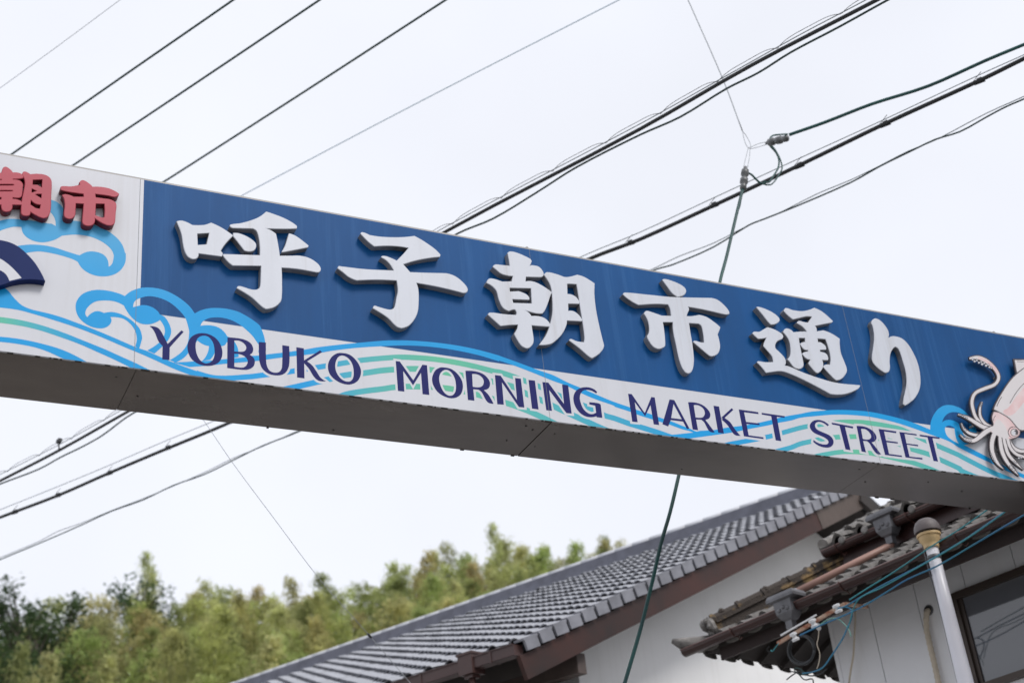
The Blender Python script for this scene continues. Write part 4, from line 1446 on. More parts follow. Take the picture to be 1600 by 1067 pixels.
# moss and mortar lumps along the hip
for k in range(7):
    a = h0 + hd_ * (0.12 + k * 0.22 + R6.uniform(-.05, .05)) + hn_ * 0.23 + hs_ * R6.uniform(-0.06, 0.06)
    mb = MB(); mb.lathe(a, hn_, [(0.012, -0.03), (0.034, -0.012), (0.030, 0.012), (0.012, 0.028)], 7)
    mb.build('mortar_lump', M['lichen_tile'], rhouse)
# demon-tile style end ornament
mb = MB()
oc = h0 - hd_ * 0.03 + hn_ * 0.13
mb.lathe(oc, -hd_, [(0.10, -0.03), (0.115, 0.0), (0.10, 0.03), (0.07, 0.045)], 12)
mb.lathe(oc + hn_ * 0.055 - hd_ * 0.03, -hd_, [(0.055, 0), (0.06, 0.03), (0.035, 0.055)], 10)
for q in range(7):
    an = q * 2 * math.pi / 7
    mb.lathe(oc + (hs_ * math.cos(an) + hn_ * math.sin(an)) * 0.085 - hd_ * 0.02, -hd_, [(0.034, 0), (0.034, 0.02), (0.014, 0.04)], 7)
mb.build('ridge_end_ornament', M['old_tile'], rhouse)
# upswept corner tile
cd = (RE - RN).normalized()
mb = MB()
c0 = HP(-0.10, 0.12, 0.07)
mb.tube([c0, c0 + cd * 0.14 + UP * 0.0, c0 + cd * 0.27 + UP * 0.022, c0 + cd * 0.37 + UP * 0.065], [0.075, 0.075, 0.062, 0.022], 10)
mb.build('corner_tile', M['old_tile'], rhouse, True)

# half-round gutters
def half_gutter(name, a, b, r, th=0.005, n=9):
    a, b = Vector(a), Vector(b)
    d = (b - a).normalized()
    sd = d.cross(UP).normalized()
    vs, fs = [], []
    for e in (a, b):
        for rr in (r, r - th):
            for i in range(n):
                an = math.pi + math.pi * i / (n - 1)
                vs.append(e + sd * math.cos(an) * rr + UP * math.sin(an) * rr)
    q = 2 * n
    for i in range(n - 1):
        fs += [(i, i + 1, q + i + 1, q + i), (n + i, q + n + i, q + n + i + 1, n + i + 1), (i, n + i, n + i + 1, i + 1), (q + i, q + i + 1, q + n + i + 1, q + n + i)]
    fs += [(0, q, q + n, n), (n - 1, 2 * n - 1, q + 2 * n - 1, q + n - 1)]
    k = len(vs)
    vs += [a + d * 0.012, b - d * 0.012]
    fs += [tuple(list(range(n))), tuple(reversed(range(q, q + n)))]
    o = mesh(name, vs[:k], fs, M['brown_pipe'], rhouse)
    # rolled front lip
    mb = MB()
    side = -RN
    mb.tube([a + side * r + UP * 0.002, b + side * r + UP * 0.002], 0.008, 6)
    mb.build('gutter_lip', M['gutter_lip'], o, True)
    return o


GZ = 0.03
g1 = half_gutter('gutter', HP(0.10, -0.06, GZ), HP(SN0, -0.06, GZ), 0.056)
UT, UZ, US = 0.86, 0.76, -0.98
g2 = half_gutter('gutter', HP(US, UT, UZ), HP(SN0, UT, UZ), 0.054)


def hook(s, t, z, par):
    mb = MB()
    mb.tube([HP(s, t + 0.12, z + 0.03), HP(s, t + 0.06, z - 0.02), HP(s, t + 0.03, z - 0.056), HP(s, t - 0.03, z - 0.054), HP(s, t - 0.066, z - 0.02), HP(s, t - 0.068, z + 0.012)], 0.006, 5)
    mb.tube([HP(s, t + 0.03, z - 0.056), HP(s - 0.03, t + 0.02, z - 0.095), HP(s - 0.07, t + 0.0, z - 0.085)], 0.0045, 5)
    mb.build('gutter_hook', M['copper'], par)


for s in (-0.52, -1.75, -2.9, -4.1):
    hook(s, -0.06, GZ, g1)
for s in (-1.15, -1.95, -2.9):
    hook(s, UT, UZ, g2)


def rain_head(c, par):
    mb = MB()
    def ring(z, a, b):
        return [c + RE * x * a + RN * y * b + UP * z for x, y in ((-1, -1), (1, -1), (1, 1), (-1, 1))]
    lv = [(0.075, 0.135, 0.085), (0.045, 0.150, 0.098), (0.02, 0.150, 0.098), (0.005, 0.095, 0.075), (-0.10, 0.085, 0.07), (-0.15, 0.055, 0.05), (-0.165, 0.034, 0.034), (-0.23, 0.034, 0.034)]
    for z, a, b in lv:
        mb.v += ring(z, a, b)
    for i in range(len(lv) - 1):
        for j in range(4):
            mb.f.append((i * 4 + j, (i + 1) * 4 + j, (i + 1) * 4 + (j + 1) % 4, i * 4 + (j + 1) % 4))
    mb.f += [(0, 1, 2, 3), tuple(reversed(range((len(lv) - 1) * 4, len(lv) * 4)))]
    o = mb.build('rainwater_head', M['grey_head'], rhouse)
    # raised leaf pattern on the front
    for k in (-1, 0, 1):
        m2 = MB(); m2.lathe(c - RN * 0.072 + RE * k * 0.045 + UP * (-0.05 - 0.02 * abs(k)), -RN, [(0.022, 0), (0.018, 0.008), (0.006, 0.012)], 6)
        m2.build('relief', M['grey_head'], o)
    return o


s1, _, _ = st(rh(1232, 950, -0.08))
s2, _, _ = st(rh(1392, 835, UT))
rain_head(HP(s1, -0.085, GZ + 0.035), rhouse)
rain_head(HP(s2, UT - 0.02, UZ + 0.035), rhouse)
mb = MB()
pa = HP(s2, UT - 0.02, UZ - 0.20)
pb = HP(s1 - 0.02, 0.02, GZ + 0.13)
mb.tube([pa + UP * 0.03, pa - UP * 0.01 + RE * 0.02, pa.lerp(pb, 0.06) , pb], 0.033, 12)
mb.build('rain_pipe', M['pink_pipe'], rhouse, True)
mb = MB(); mb.tube([pb - (pb - pa).normalized() * 0.03, pb + (pb - pa).normalized() * 0.05 - UP * 0.03], 0.04, 10); mb.build('pipe_elbow', M['pvc'], rhouse, True)

# upper roof tier
def UPF(s, t, z=0.0):
    return HP(s, t, UZ + (t - UT) * RT + z)


slab('roof_deck', [UPF(US + 0.02, UT + 0.03), UPF(SN0, UT + 0.03), UPF(SN0, 3.4), UPF(US + 0.02, 3.4)], 0.05, M['dark_wood'])
for j in range(8):
    t = UT - 0.03 + j * 0.24 * c27
    s = US + 0.02
    while s > -4.0:
        putj(t1, UPF(s, t, 0.02) + NSL * R6.uniform(-0.006, 0.010))
        s -= 0.262
for j in range(9):
    t = UT + 0.03 + j * 0.24 * c27
    a = UPF(US + 0.015, t, 0.07)
    mb = MB(); mb.tube([a, a + VSL * 0.03, a + VSL * 0.032, a + VSL * 0.25], [0.060, 0.060, 0.050, 0.048], 10)
    mb.build('verge_cover_tile', M['old_tile'], rhouse)
for k in range(12):
    s = US - 0.26 - k * 0.262
    mb = MB(); mb.lathe(UPF(s, UT - 0.055, 0.045), RN, [(0.022, -0.012), (0.036, -0.010), (0.040, 0.0), (0.040, 0.03)], 10)
    mb.build('eave_end_cap', M['old_tile'], rhouse, True)
mb = MB(); mb.box(HP((US + SN0) / 2 - 0.05, UT + 0.12, UZ - 0.09), RE * ((US - SN0) / 2 - 0.05), RN * 0.012, UP * 0.07); mb.build('fascia', M['brown_pipe'], rhouse)
mb = MB(); mb.box(HP(-3.75, 2.6, 0.55), RE * 2.25, RN * 1.2, UP * 0.75); mb.build('upper_wall', M['dark_wood'], rhouse)
# ridge roll where the lower roof meets the upper wall
mb = MB(); mb.tube([HP(-1.25, 1.22, 0.72), HP(-1.8, 1.22, 0.75), HP(-2.6, 1.22, 0.75)], 0.07, 10); mb.build('ridge_roll', M['old_tile'], rhouse, True)
mb = MB(); mb.lathe(h0 + hd_ * 1.32 + hn_ * 0.28, hd_, [(0.03, -0.04), (0.052, -0.02), (0.052, 0.02), (0.03, 0.04)], 10); mb.build('ridge_ball', M['pvc'], rhouse, True)

# walls
WT = 0.70
CS = -1.0
mb = MB(); mb.box(HP((CS + SN0) / 2 - 0.02, WT + 2.33, -2.76), RE * ((CS - SN0) / 2 - 0.03), RN * 2.3, UP * 2.92); mb.build('wall_body', M['siding_joint'], rhouse)
jo = [CS, -1.441, -1.925, -2.41, -2.895, -3.38, -3.865, -4.35, -4.835, -5.32, -5.8, SN0]
ws0 = st(rh(1487, 930, WT))[0]
wz1 = st(rh(1487, 930, WT))[2]
wz0 = st(rh(1585, 1064, WT))[2]
ws1 = ws0 - 1.62
for a, b in zip(jo[:-1], jo[1:]):
    for lo, hi, z0, z1 in ((b, a, wz1, 0.20), (b, a, -5.62, wz0), (max(b, ws0), a, wz0, wz1), (b, min(a, ws1), wz0, wz1)):
        if hi - lo < 0.02:
            continue
        gap = 0.004
        mb = MB(); mb.box(HP((lo + hi) / 2, WT + 0.008, (z0 + z1) / 2), RE * ((hi - lo) / 2 - gap), RN * 0.018, UP * ((z1 - z0) / 2 - 0.0004))
        mb.build('siding_panel', M['siding'], rhouse)
# siding of the far end wall
tt = WT + 0.03
while tt < 5.2:
    mb = MB(); mb.box(HP(CS - 0.008, tt + 0.24, -2.71), RE * 0.016, RN * 0.236, UP * 2.91); mb.build('siding_panel', M['siding'], rhouse)
    tt += 0.485
mb = MB(); mb.box(HP(CS + 0.004, WT + 0.012, -2.71), RE * 0.02, RN * 0.03, UP * 2.89); mb.build('corner_trim', M['siding'], rhouse)
mb = MB(); mb.box(HP((CS + SN0) / 2, WT - 0.028, 0.145), RE * ((CS - SN0) / 2), RN * 0.016, UP * 0.03); mb.build('wall_trim', M['trim'], rhouse)
# window
win = empty('window', HP(ws0, WT, wz0))
win.parent = rhouse
win.matrix_parent_inverse = Matrix.Translation(-rhouse.location)


def wbox(s0, s1, t0, t1, z0, z1):
    m = MB(); m.box(HP((s0 + s1) / 2, (t0 + t1) / 2, (z0 + z1) / 2), RE * (abs(s1 - s0) / 2), RN * ((t1 - t0) / 2), UP * ((z1 - z0) / 2))
    return m


def wpart(name, m, *a):
    o = wbox(*a).build(name, m)
    o.parent = win
    o.matrix_parent_inverse = Matrix.Translation(-win.location) @ Matrix.Translation(Vector((0, 0, 0)))
    o.matrix_parent_inverse = (Matrix.Translation(-rhouse.location) @ Matrix.Translation(Vector((0, 0, 0)))).inverted() @ Matrix.Identity(4)
    o.matrix_parent_inverse = (Matrix.Translation(rhouse.location) @ Matrix.Translation(-rhouse.location) @ Matrix.Translation(win.location)).inverted()
    return o


wpart('frame', M['bronze'], ws0 - 0.06, ws0, WT - 0.045, WT + 0.05, wz0, wz1)
wpart('frame', M['bronze'], ws1, ws1 + 0.06, WT - 0.045, WT + 0.05, wz0, wz1)
wpart('frame', M['bronze'], ws1 + 0.06, ws0 - 0.06, WT - 0.05, WT + 0.05, wz1 - 0.06, wz1)
wpart('sill', M['bronze'], ws1 - 0.02, ws0 + 0.02, WT - 0.075, WT + 0.05, wz0, wz0 + 0.05)
wm = (ws0 + ws1) / 2
wpart('sash', M['bronze'], ws0 - 0.095, ws0 - 0.06, WT - 0.02, WT + 0.015, wz0 + 0.05, wz1 - 0.06)
wpart('sash', M['bronze'], wm - 0.03, wm + 0.03, WT - 0.02, WT + 0.015, wz0 + 0.05, wz1 - 0.06)
wpart('pane', M['glass'], wm + 0.03, ws0 - 0.095, WT - 0.004, WT + 0.002, wz0 + 0.05, wz1 - 0.06)
wpart('pane', M['glass'], ws1 + 0.06, wm - 0.03, WT + 0.006, WT + 0.012, wz0 + 0.05, wz1 - 0.06)

# ------------------------------------------------------------------ pole with domed vent in front of the eave
PT = -0.17
pa = rh(1455, 852, PT)
pole = empty('vent_pipe', Vector((pa.x, pa.y, 0)), 'white upright vent pipe with cream collar and grey dome in front of the gutter', 'pipe')
pbm = rh(1509, 1067, PT)
ax = (pbm - pa).normalized()
bot = pa + ax * ((pa.z + 0.05) / -ax.z)
mb = MB(); mb.tube([pa, pa.lerp(bot, 0.1), pa.lerp(bot, 0.22), bot], [0.047, 0.053, 0.062, 0.072], 20); mb.build('pipe', M['pvc'], pole, True)
mb = MB(); mb.lathe(pa, -ax, [(0.060, -0.02), (0.060, 0.0), (0.064, 0.02), (0.082, 0.045), (0.084, 0.075)], 20)
mb.lathe(pa, -ax, [(0.094, 0.0752), (0.096, 0.085), (0.094, 0.0945)], 20)
smooth_by_angle(mb.build('collar', M['cream'], pole))
mb = MB(); mb.lathe(pa - ax * 0.097, -ax, [(0.084, 0), (0.084, 0.018)], 20); mb.build('vent_gap', M['dirt'], pole, True)
mb = MB(); mb.lathe(pa - ax * 0.115, -ax, [(0.106, -0.006), (0.106, 0.012), (0.100, 0.045), (0.083, 0.078), (0.055, 0.100), (0.02, 0.110)], 22); smooth_by_angle(mb.build('dome', M['grey_dome'], pole))
mb = MB(); mb.lathe(pa + ax * 0.10, ax, [(0.055, -0.014), (0.057, 0), (0.055, 0.014)], 18); mb.build('band', M['grey_head'], pole, True)
mb = MB(); mb.tube([pa - ax * 0.06 + RE * 0.075, pa + ax * 0.1 + RE * 0.075, pa + ax * 0.55 + RE * 0.062, pa + ax * 1.5 + RE * 0.07], 0.006, 6); mb.build('side_rod', M['grey_head'], pole, True)

# hose leaving the wall
hc = rh(1451, 953, WT - 0.012)
hose = empty('drain_hose', Vector((hc.x, hc.y, 0)), 'beige corrugated hose leaving a round hole in the white siding', 'hose')
mb = MB()
path = [hc + RN * 0.06, hc - RN * 0.03 - UP * 0.01] + [rh(x, y, WT - 0.055) for x, y in ((1447, 968), (1448, 985), (1454, 1012), (1462, 1045), (1470, 1085), (1500, 1200), (1560, 1480))]
fine = []
for a, b in zip(path[:-1], path[1:]):
    n = max(2, int((b - a).length / 0.012))
    fine += [a.lerp(b, i / n) for i in range(n)]
mb.tube(fine, [0.024 + 0.0022 * math.sin(i * 1.6) for i in range(len(fine))], 10, False)
mb.build('hose', M['hose'], hose, True)
mb = MB(); mb.lathe(hc + RN * 0.008, -RN, [(0.046, 0), (0.046, 0.012), (0.036, 0.016)], 16); mb.build('hole_rim', M['grey_head'], hose)
mb = MB(); mb.lathe(hc - RN * 0.010, -RN, [(0.033, 0), (0.033, 0.001)], 16); mb.build('hole', M['dirt'], hose)
# ------------------------------------------------------------------ overhead wires
WH = 9.0
KR = 1.30


def xt(P, k0=0.0, k1=0.0):
    """lengthen a wire past both picture edges"""
    P = list(P)
    if k0:
        P.insert(0, P[0] + (P[0] - P[1]).normalized() * k0)
    if k1:
        P.append(P[-1] + (P[-1] - P[-2]).normalized() * k1)
    return P


def smooth3(P, n=4):
    out = []
    for i in range(len(P) - 1):
        a, b = P[i], P[i + 1]
        L = (b - a).length
        ta = (P[i + 1] - P[i - 1]).normalized() * L if i > 0 else (b - a)
        tb = (P[i + 2] - P[i]).normalized() * L if i + 2 < len(P) else (b - a)
        for k in range(n):
            t = k / n
            out.append(a * (2 * t ** 3 - 3 * t * t + 1) + ta * (t ** 3 - 2 * t * t + t) + b * (-2 * t ** 3 + 3 * t * t) + tb * (t ** 3 - t * t))
    return out + [P[-1]]


def wire(name, px, z, r, m, label, cat='wire', group=None, ext=(16, 16), parent=None, n=6, sub=4):
    P = [on_height(x, y, z) for x, y in px]
    P = xt(smooth3(P, sub), *ext)
    mb = MB()
    mb.tube(P, r * KR, n)
    o = mb.build(name, m, parent, True)
    if label:
        tag(o, label, cat, group)
    return o, P


def at_dist(P, q):
    return min(range(len(P)), key=lambda i: (P[i] - q).length)


# first bundle: lashed cable with messenger wire and a second, wavy cable under it
e = empty('lashed_cable', on_height(450, 505, WH), 'thick black cable lashed to a thin wire, topmost of three bundles behind the sign', 'cable', 'cable bundles over the street')
wire('main_cable', [(-30, 766), (0, 751), (95, 702), (205, 640), (450, 505), (700, 360), (1000, 202), (1173, 103), (1371, 0), (1420, -26)], WH, 0.0135, M['black_cable'], None, parent=e)
ms, MP = wire('messenger_wire', [(-30, 756), (0, 741), (95, 693), (205, 632), (450, 496), (690, 358), (1000, 194), (1122, 126), (1253, 53), (1350, 2), (1400, -26)], WH + 0.02, 0.0035, M['thin_wire'], None, parent=e)
wire('lower_cable', [(-30, 770), (0, 756), (60, 733), (95, 714), (130, 697), (160, 680), (207, 646), (450, 515), (715, 365), (770, 342), (840, 300), (900, 262), (1000, 211), (1063, 183), (1135, 139), (1185, 114), (1236, 82), (1312, 42), (1388, 0), (1430, -22)], WH, 0.0075, M['green_cable'], None, parent=e)
# lashing loops
mb = MB()
loop = []
for i in range(len(MP) - 1):
    a, b = MP[i], MP[i + 1]
    n = max(1, int((b - a).length / 0.02))
    for k in range(n):
        loop.append(a.lerp(b, k / n))
acc = 0
out = []
for i in range(1, len(loop)):
    acc += (loop[i] - loop[i - 1]).length
    ph = (acc / 0.55) % 1.0
    up = math.sin(ph * math.pi) ** 0.7
    side = (loop[i] - loop[i - 1]).normalized().cross(UP).normalized()
    out.append(loop[i] + UP * (0.085 * up - 0.035) + side * 0.02 * math.cos(ph * 2 * math.pi))
mb.tube(out, 0.0032, 4)
mb.build('lashing_wire', M['black_cable'], e)
p = on_height(92, 694, WH)
mb = MB(); mb.box(p + UP * 0.04, RE * 0.035, RN * 0.02, UP * 0.02); mb.tube([on_height(92, 703, WH), p, p + UP * 0.05], 0.008, 6); mb.build('clamp', M['black_cable'], e)

# second bundle: heavy cable hung from a messenger wire on clips
e = empty('hung_cable', on_height(640, 535, WH), 'heavy black cable hung on clips from a thin wire, middle one of the three bundles', 'cable', 'cable bundles over the street')
hm, HPth = wire('main_cable', [(-40, 824), (0, 808), (90, 774), (170, 739), (260, 701), (350, 664), (640, 535), (920, 405), (1000, 374), (1120, 319), (1250, 258), (1384, 193), (1531, 126), (1600, 92), (1650, 68)], WH, 0.0150, M['black_cable'], None, parent=e)
wire('messenger_wire', [(-40, 812), (0, 796), (90, 760), (170, 727), (260, 688), (340, 655), (640, 522), (920, 396), (1000, 363), (1105, 314), (1257, 244), (1371, 192), (1531, 117), (1600, 86), (1650, 62)], WH + 0.01, 0.0032, M['thin_wire'], None, parent=e)
for x, y in ((24, 799), (91, 773), (172, 738), (263, 699), (640, 535), (840, 442), (985, 379), (1116, 320), (1250, 258), (1384, 193), (1531, 126)):
    c = on_height(x, y, WH)
    d = (HPth[at_dist(HPth, c) - 1] - HPth[min(len(HPth) - 1, at_dist(HPth, c) + 1)]).normalized()
    mb = MB()
    mb.tube([c - d * 0.02, c + d * 0.02], 0.025, 8)
    mb.bar(c - UP * 0.028 - d * 0.04, c - UP * 0.02 + d * 0.05, 0.008, 0.008)
    mb.tube([c + UP * 0.02 + d * 0.05, c + UP * 0.075 - d * 0.03], 0.0028, 5)
    mb.build('clip', M['black_cable'], e)

# third bundle: thin twisted pair
e = empty('twisted_cable', on_height(700, 570, WH), 'thin wavy twisted cable, lowest of the three bundles crossing behind the sign', 'cable', 'cable bundles over the street')
wire('cable', [(-40, 892), (0, 874), (60, 849), (127, 820), (175, 798), (223, 781), (271, 758), (319, 741), (366, 718), (411, 696), (465, 675), (700, 570), (1025, 421), (1050, 414), (1115, 386), (1170, 352), (1195, 342), (1250, 320), (1330, 285), (1375, 260), (1420, 238), (1462, 218), (1500, 206), (1540, 184), (1570, 168), (1600, 155), (1650, 133)], WH, 0.0060, M['green_cable'], None, parent=e, sub=3)
wire('cable', [(-40, 890), (0, 871), (60, 846), (90, 830), (127, 817), (175, 797), (223, 779), (271, 759), (319, 738), (366, 715), (411, 697), (465, 673), (700, 567), (1025, 418), (1060, 401), (1115, 380), (1170, 352), (1215, 334), (1277, 303), (1330, 281), (1375, 259), (1420, 236), (1462, 219), (1540, 178), (1600, 151), (1650, 128)], WH + 0.004, 0.0034, M['thin_wire'], None, parent=e, sub=3)

# power lines high on the upper left
for px, lab in (([(-30, 276), (20, 240), (190, 121), (365, 0), (410, -32)], 'leftmost of three dark power lines above the sign'),
                ([(70, 289), (115, 258), (305, 131), (500, 0), (545, -31)], 'middle of three dark power lines above the sign'),
                ([(205, 316), (258, 283), (478, 142), (697, 0), (745, -31)], 'rightmost of three dark power lines above the sign')):
    wire('power_line', px, 11.4, 0.0084, M['green_cable'], lab, 'power line', 'power lines above the sign', n=8)
wire('pale_wire', [(340, 327), (383, 303), (670, 152), (968, 0), (1010, -21)], 11.6, 0.0042, M['pale_wire'], 'pale blue thin wire right of the three dark power lines', 'wire')
wire('thin_wire', [(-40, 166), (0, 138), (95, 69), (188, 0), (230, -31)], 11.6, 0.0021, M['galv'], 'hair-thin wire in the top left corner of the sky', 'wire')

# green service drop with strain insulators
SPL = on_height(1170, 237, WH)
PLY = SPL.y


def vp(x, y, y0=None):
    return on_plane(x, y, Vector((0, PLY if y0 is None else y0, 0)), NY)


e = empty('service_drop', SPL, 'dark green service cable with strain insulators, dropping behind the sign', 'cable')


def sub(name, P, r, m, n=6, k=4):
    mb = MB(); mb.tube(smooth3(P, k), r * KR, n)
    return mb.build(name, m, e, True)


inc = xt(smooth3([on_height(x, y, WH) for x, y in ((1233, 211), (1290, 191), (1362, 163), (1450, 135), (1540, 95), (1600, 70), (1660, 45))]), 0, 16)
mb = MB(); mb.tube(inc, 0.0105 * KR, 8); mb.build('incoming_cable', M['teal_cable'], e, True)
drop = [vp(1161, 294), vp(1152, 330), vp(1143, 368), vp(1135, 402), vp(1125, 440), vp(1095, 592), vp(1060, 745), vp(1047, 800), vp(1033, 848), vp(1020, 905), vp(1000, 985), vp(976, 1067), vp(955, 1140), EV + GH * 1.2 + RD * 0.3 - UP * 0.75, EV + GH * 1.5 + RD * 1.2 - UP * 0.95]
sub('drop_cable', drop, 0.0105, M['teal_cable'], 8)
sub('drop_strand', [vp(1160, 292), vp(1156, 322), vp(1150, 335)], 0.005, M['teal_cable'])
# fork wires from the span wire
sub('span_wire', [vp(960, -270), vp(1050, -58), vp(1075, 0), vp(1130, 125), vp(1160, 205)], 0.0042, M['galv'])
sub('fork_wire', [vp(1160, 205), vp(1164, 222), vp(1170, 232), vp(1173, 228), vp(1167, 214), vp(1160, 205)], 0.0022, M['galv'], 5)
sub('fork_wire', [vp(1171, 231), vp(1185, 225), vp(1197, 222)], 0.0022, M['galv'], 5)
sub('fork_wire', [vp(1172, 233), vp(1185, 230), vp(1198, 226)], 0.0022, M['galv'], 5)
sub('fork_wire', [vp(1169, 232), vp(1165, 248), vp(1162, 262)], 0.0022, M['galv'], 5)
sub('fork_wire', [vp(1172, 233), vp(1171, 246), vp(1168, 262)], 0.0022, M['galv'], 5)


def insulator(a, b, m):
    mb = MB()
    L = (b - a).length
    mb.lathe(a, b - a, [(0.012, 0), (0.018, 0.12 * L), (0.032, 0.16 * L), (0.034, 0.34 * L), (0.014, 0.40 * L), (0.014, 0.46 * L), (0.033, 0.52 * L), (0.035, 0.68 * L), (0.015, 0.74 * L), (0.027, 0.80 * L), (0.029, 0.95 * L), (0.01, L)], 12)
    return mb.build('strain_insulator', m, e, True)


insulator(vp(1197, 224), on_height(1231, 216, WH), M['porcelain'])
insulator(vp(1165, 261), vp(1161, 297), M['porcelain'])
sub('jumper_wire', [on_height(1230, 210, WH), vp(1215, 211), vp(1206, 213), vp(1202, 221), vp(1203, 228), vp(1212, 238), vp(1217, 250), vp(1216, 262), vp(1208, 276), vp(1201, 285), vp(1192, 284)], 0.0062, M['teal_cable'])
sub('jumper_wire', [vp(1202, 224), vp(1211, 234), vp(1219, 249), vp(1222, 262), vp(1219, 270), vp(1206, 288), vp(1196, 289)], 0.0050, M['teal_cable'])
sub('jumper_wire', [vp(1165, 269), vp(1174, 273), vp(1181, 280), vp(1188, 286), vp(1196, 288)], 0.0075, M['teal_cable'])

# thin wire running down across the hill and the big roof
P = [on_plane(x, y, Vector((0, 9.6, 0)), NY) for x, y in ((60, 270), (250, 560), (322, 662), (365, 725), (430, 812), (500, 905), (575, 990), (620, 1042), (680, 1110))] + [EV + RD * 0.9 - UP * 0.35]
mb = MB(); mb.tube(smooth3(P), 0.0022, 5)
o = tag(mb.build('thin_wire', M['galv'], None, True), 'hair-thin wire slanting down over the bamboo hill to the tiled roof', 'wire')
mb = MB(); mb.lathe(P[6] - (P[7] - P[6]) * 0.02, P[7] - P[6], [(0.004, 0), (0.010, 0.01), (0.010, 0.035), (0.004, 0.045)], 8); mb.build('sleeve', M['black_cable'], o)

# ------------------------------------------------------------------ service wires on the right house
M['blue_wire'] = mat('blue_wire', (0.03, 0.16, 0.36), 0.5, col2=(0.02, 0.20, 0.26), scale=1.5)
M['cyan_wire'] = mat('cyan_wire', (0.03, 0.26, 0.30), 0.5)
M['mint_wire'] = mat('mint_wire', (0.18, 0.42, 0.36), 0.5)


def rw(name, px, r, m, lab, t=-0.24, ext=0.0, par=None, grp='service wires at the right house'):
    P = smooth3([rh(1040 + x / 2.857, 740 + y / 2.857, t) for x, y in px], 4)
    if ext:
        P = xt(P, ext, 0)
    mb = MB(); mb.tube(P, r, 6)
    o = mb.build(name, m, par, True)
    if lab:
        tag(o, lab, 'wire', grp)
    return o


rw('service_wire', [(1430, 165), (1300, 255), (1200, 315), (1090, 390), (1000, 450), (910, 505), (820, 562)], 0.0055, M['cyan_wire'], 'uppermost teal wire running along the brown gutter', ext=5)
rw('service_wire', [(1510, 172), (1420, 235), (1340, 290), (1240, 350), (1150, 402), (1000, 480), (880, 545), (800, 592), (770, 600)], 0.0065, M['blue_wire'], 'bright blue wire crossing in front of the white pipe to the topmost insulator', ext=5)
rw('service_wire', [(1592, 188), (1500, 242), (1360, 325), (1210, 412), (1080, 470), (990, 525), (900, 580), (800, 630), (700, 672), (600, 720)], 0.0065, M['blue_wire'], 'lower blue wire ending at the lowest insulator', ext=5)
rw('service_wire', [(1500, 182), (1360, 280), (1220, 365), (1100, 432), (960, 510), (880, 545), (850, 575), (830, 630), (815, 690)], 0.0045, M['cyan_wire'], 'thin cyan wire beside the blue one, bending down at the corner', ext=5, t=-0.26)
rw('service_wire', [(800, 592), (828, 605), (830, 640), (810, 690), (790, 735), (765, 775), (735, 820), (700, 865), (650, 885), (610, 890)], 0.0065, M['blue_wire'], 'blue wire tail curling down beside the house corner')
rw('service_wire', [(690, 672), (730, 648), (765, 645), (800, 672), (820, 700), (828, 725)], 0.0045, M['mint_wire'], 'pale mint wire end arching beside the insulators')
rw('service_wire', [(685, 690), (682, 730), (676, 760), (688, 800), (685, 840), (675, 870)], 0.0040, M['hose'], 'short beige wire hanging below the middle insulator')
rw('service_wire', [(848, 590), (846, 660), (842, 740), (838, 810), (826, 880), (818, 940), (812, 1000)], 0.0090, M['hose'], 'brown cable running down the corner of the white wall', t=0.62)
rw('service_wire', [(540, 918), (570, 895), (600, 880), (640, 900), (690, 893), (720, 870)], 0.0055, M['black_cable'], 'black taped wire ends hanging at the bottom of the tangle')
rw('service_wire', [(560, 880), (590, 890), (620, 918), (655, 915), (660, 935)], 0.0055, M['black_cable'], 'black wire ends forked below the coil')
rw('service_wire', [(690, 870), (640, 890), (600, 895), (575, 872), (600, 870), (625, 895)], 0.0050, M['green_cable'], 'dark green wire knotted under the coil')
rw('service_wire', [(505, 755), (490, 775), (475, 792), (470, 785)], 0.0040, M['cyan_wire'], 'short teal wire end at the tip of the rusty rack')
rw('service_wire', [(462, 770), (452, 785), (468, 795)], 0.0030, M['black_cable'], 'tiny black wire hook left of the rusty rack')
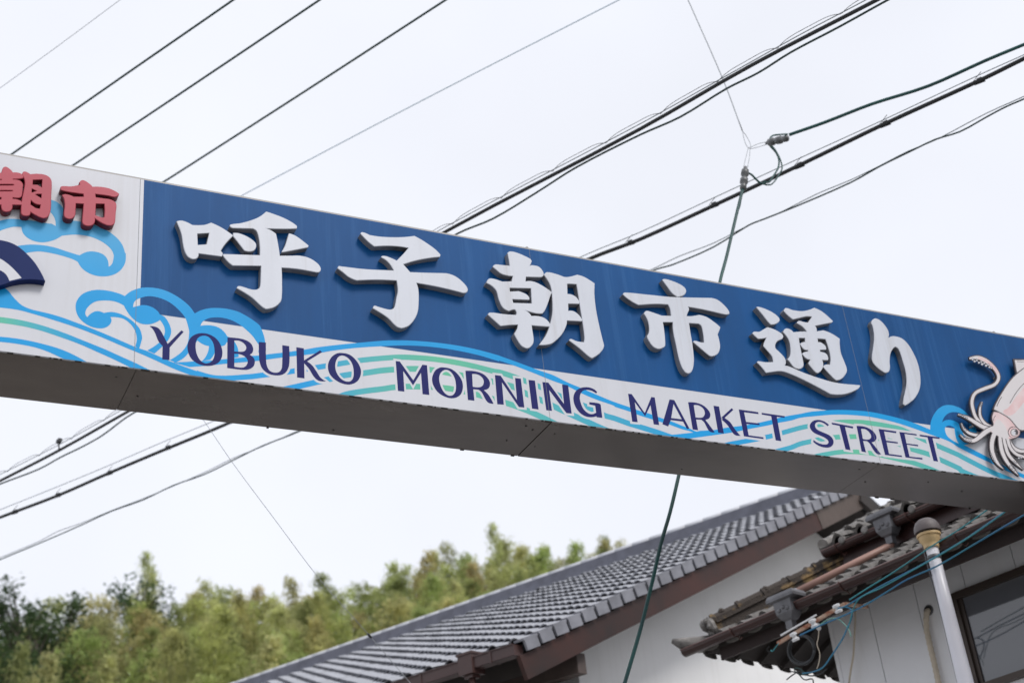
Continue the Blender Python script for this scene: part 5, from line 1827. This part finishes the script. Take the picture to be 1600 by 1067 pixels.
# black coil
cc = [(605 + 58 * math.cos(a), 787 + 64 * math.sin(a)) for a in [2 * math.pi * k / 24 for k in range(25)]]
mb = MB()
mb.tube([rh(1040 + x / 2.857, 740 + y / 2.857, -0.18) for x, y in cc], 0.011, 8)
cc2 = [(612 + 55 * math.cos(a), 780 + 62 * math.sin(a)) for a in [2 * math.pi * k / 24 for k in range(25)]]
mb.tube([rh(1040 + x / 2.857, 740 + y / 2.857, -0.16) for x, y in cc2], 0.008, 8)
tag(mb.build('cable_coil', M['black_cable'], None, True), 'black cable coil hanging under the eave corner', 'cable')
# rack with spool insulators
ra = rh(1040 + 500 / 2.857, 740 + 757 / 2.857, -0.17)
rb_ = rh(1040 + 800 / 2.857, 740 + 580 / 2.857, -0.17)
rack = empty('insulator_rack', rb_, 'rusty steel rack with three white spool insulators under the gutter', 'bracket')
rdv = (rb_ - ra).normalized()
mb = MB(); mb.bar(ra, rb_, 0.018, 0.03); mb.build('rack_bar', M['rust'], rack)
mb = MB(); mb.bar(ra + UP * 0.05 + rdv * 0.05, ra.lerp(rb_, 0.6) + UP * 0.045, 0.012, 0.012); mb.build('white_rail', M['white_porcelain'], rack)
mb = MB(); mb.bar(rb_, rb_ + RN * 0.3 + UP * 0.02, 0.025, 0.025); mb.build('wall_arm', M['rust'], rack)
for x, y in ((580, 726), (665, 666), (772, 600)):
    c = rh(1040 + x / 2.857, 740 + y / 2.857, -0.2)
    mb = MB(); mb.lathe(c - UP * 0.034, UP - RN * 0.5, [(0.014, -0.002), (0.032, 0), (0.034, 0.018), (0.020, 0.026), (0.020, 0.042), (0.034, 0.050), (0.032, 0.068), (0.014, 0.072)], 14)
    smooth_by_angle(mb.build('spool_insulator', M['white_porcelain'], rack))
# small clutter on the wall corner
mb = MB(); mb.lathe(rh(1279, 979, -0.05), UP, [(0.006, -0.03), (0.02, -0.02), (0.02, 0.02), (0.006, 0.03)], 8)
tag(mb.build('porcelain_knob', M['white_porcelain'], None, True), 'small white porcelain knob at the house corner', 'insulator')
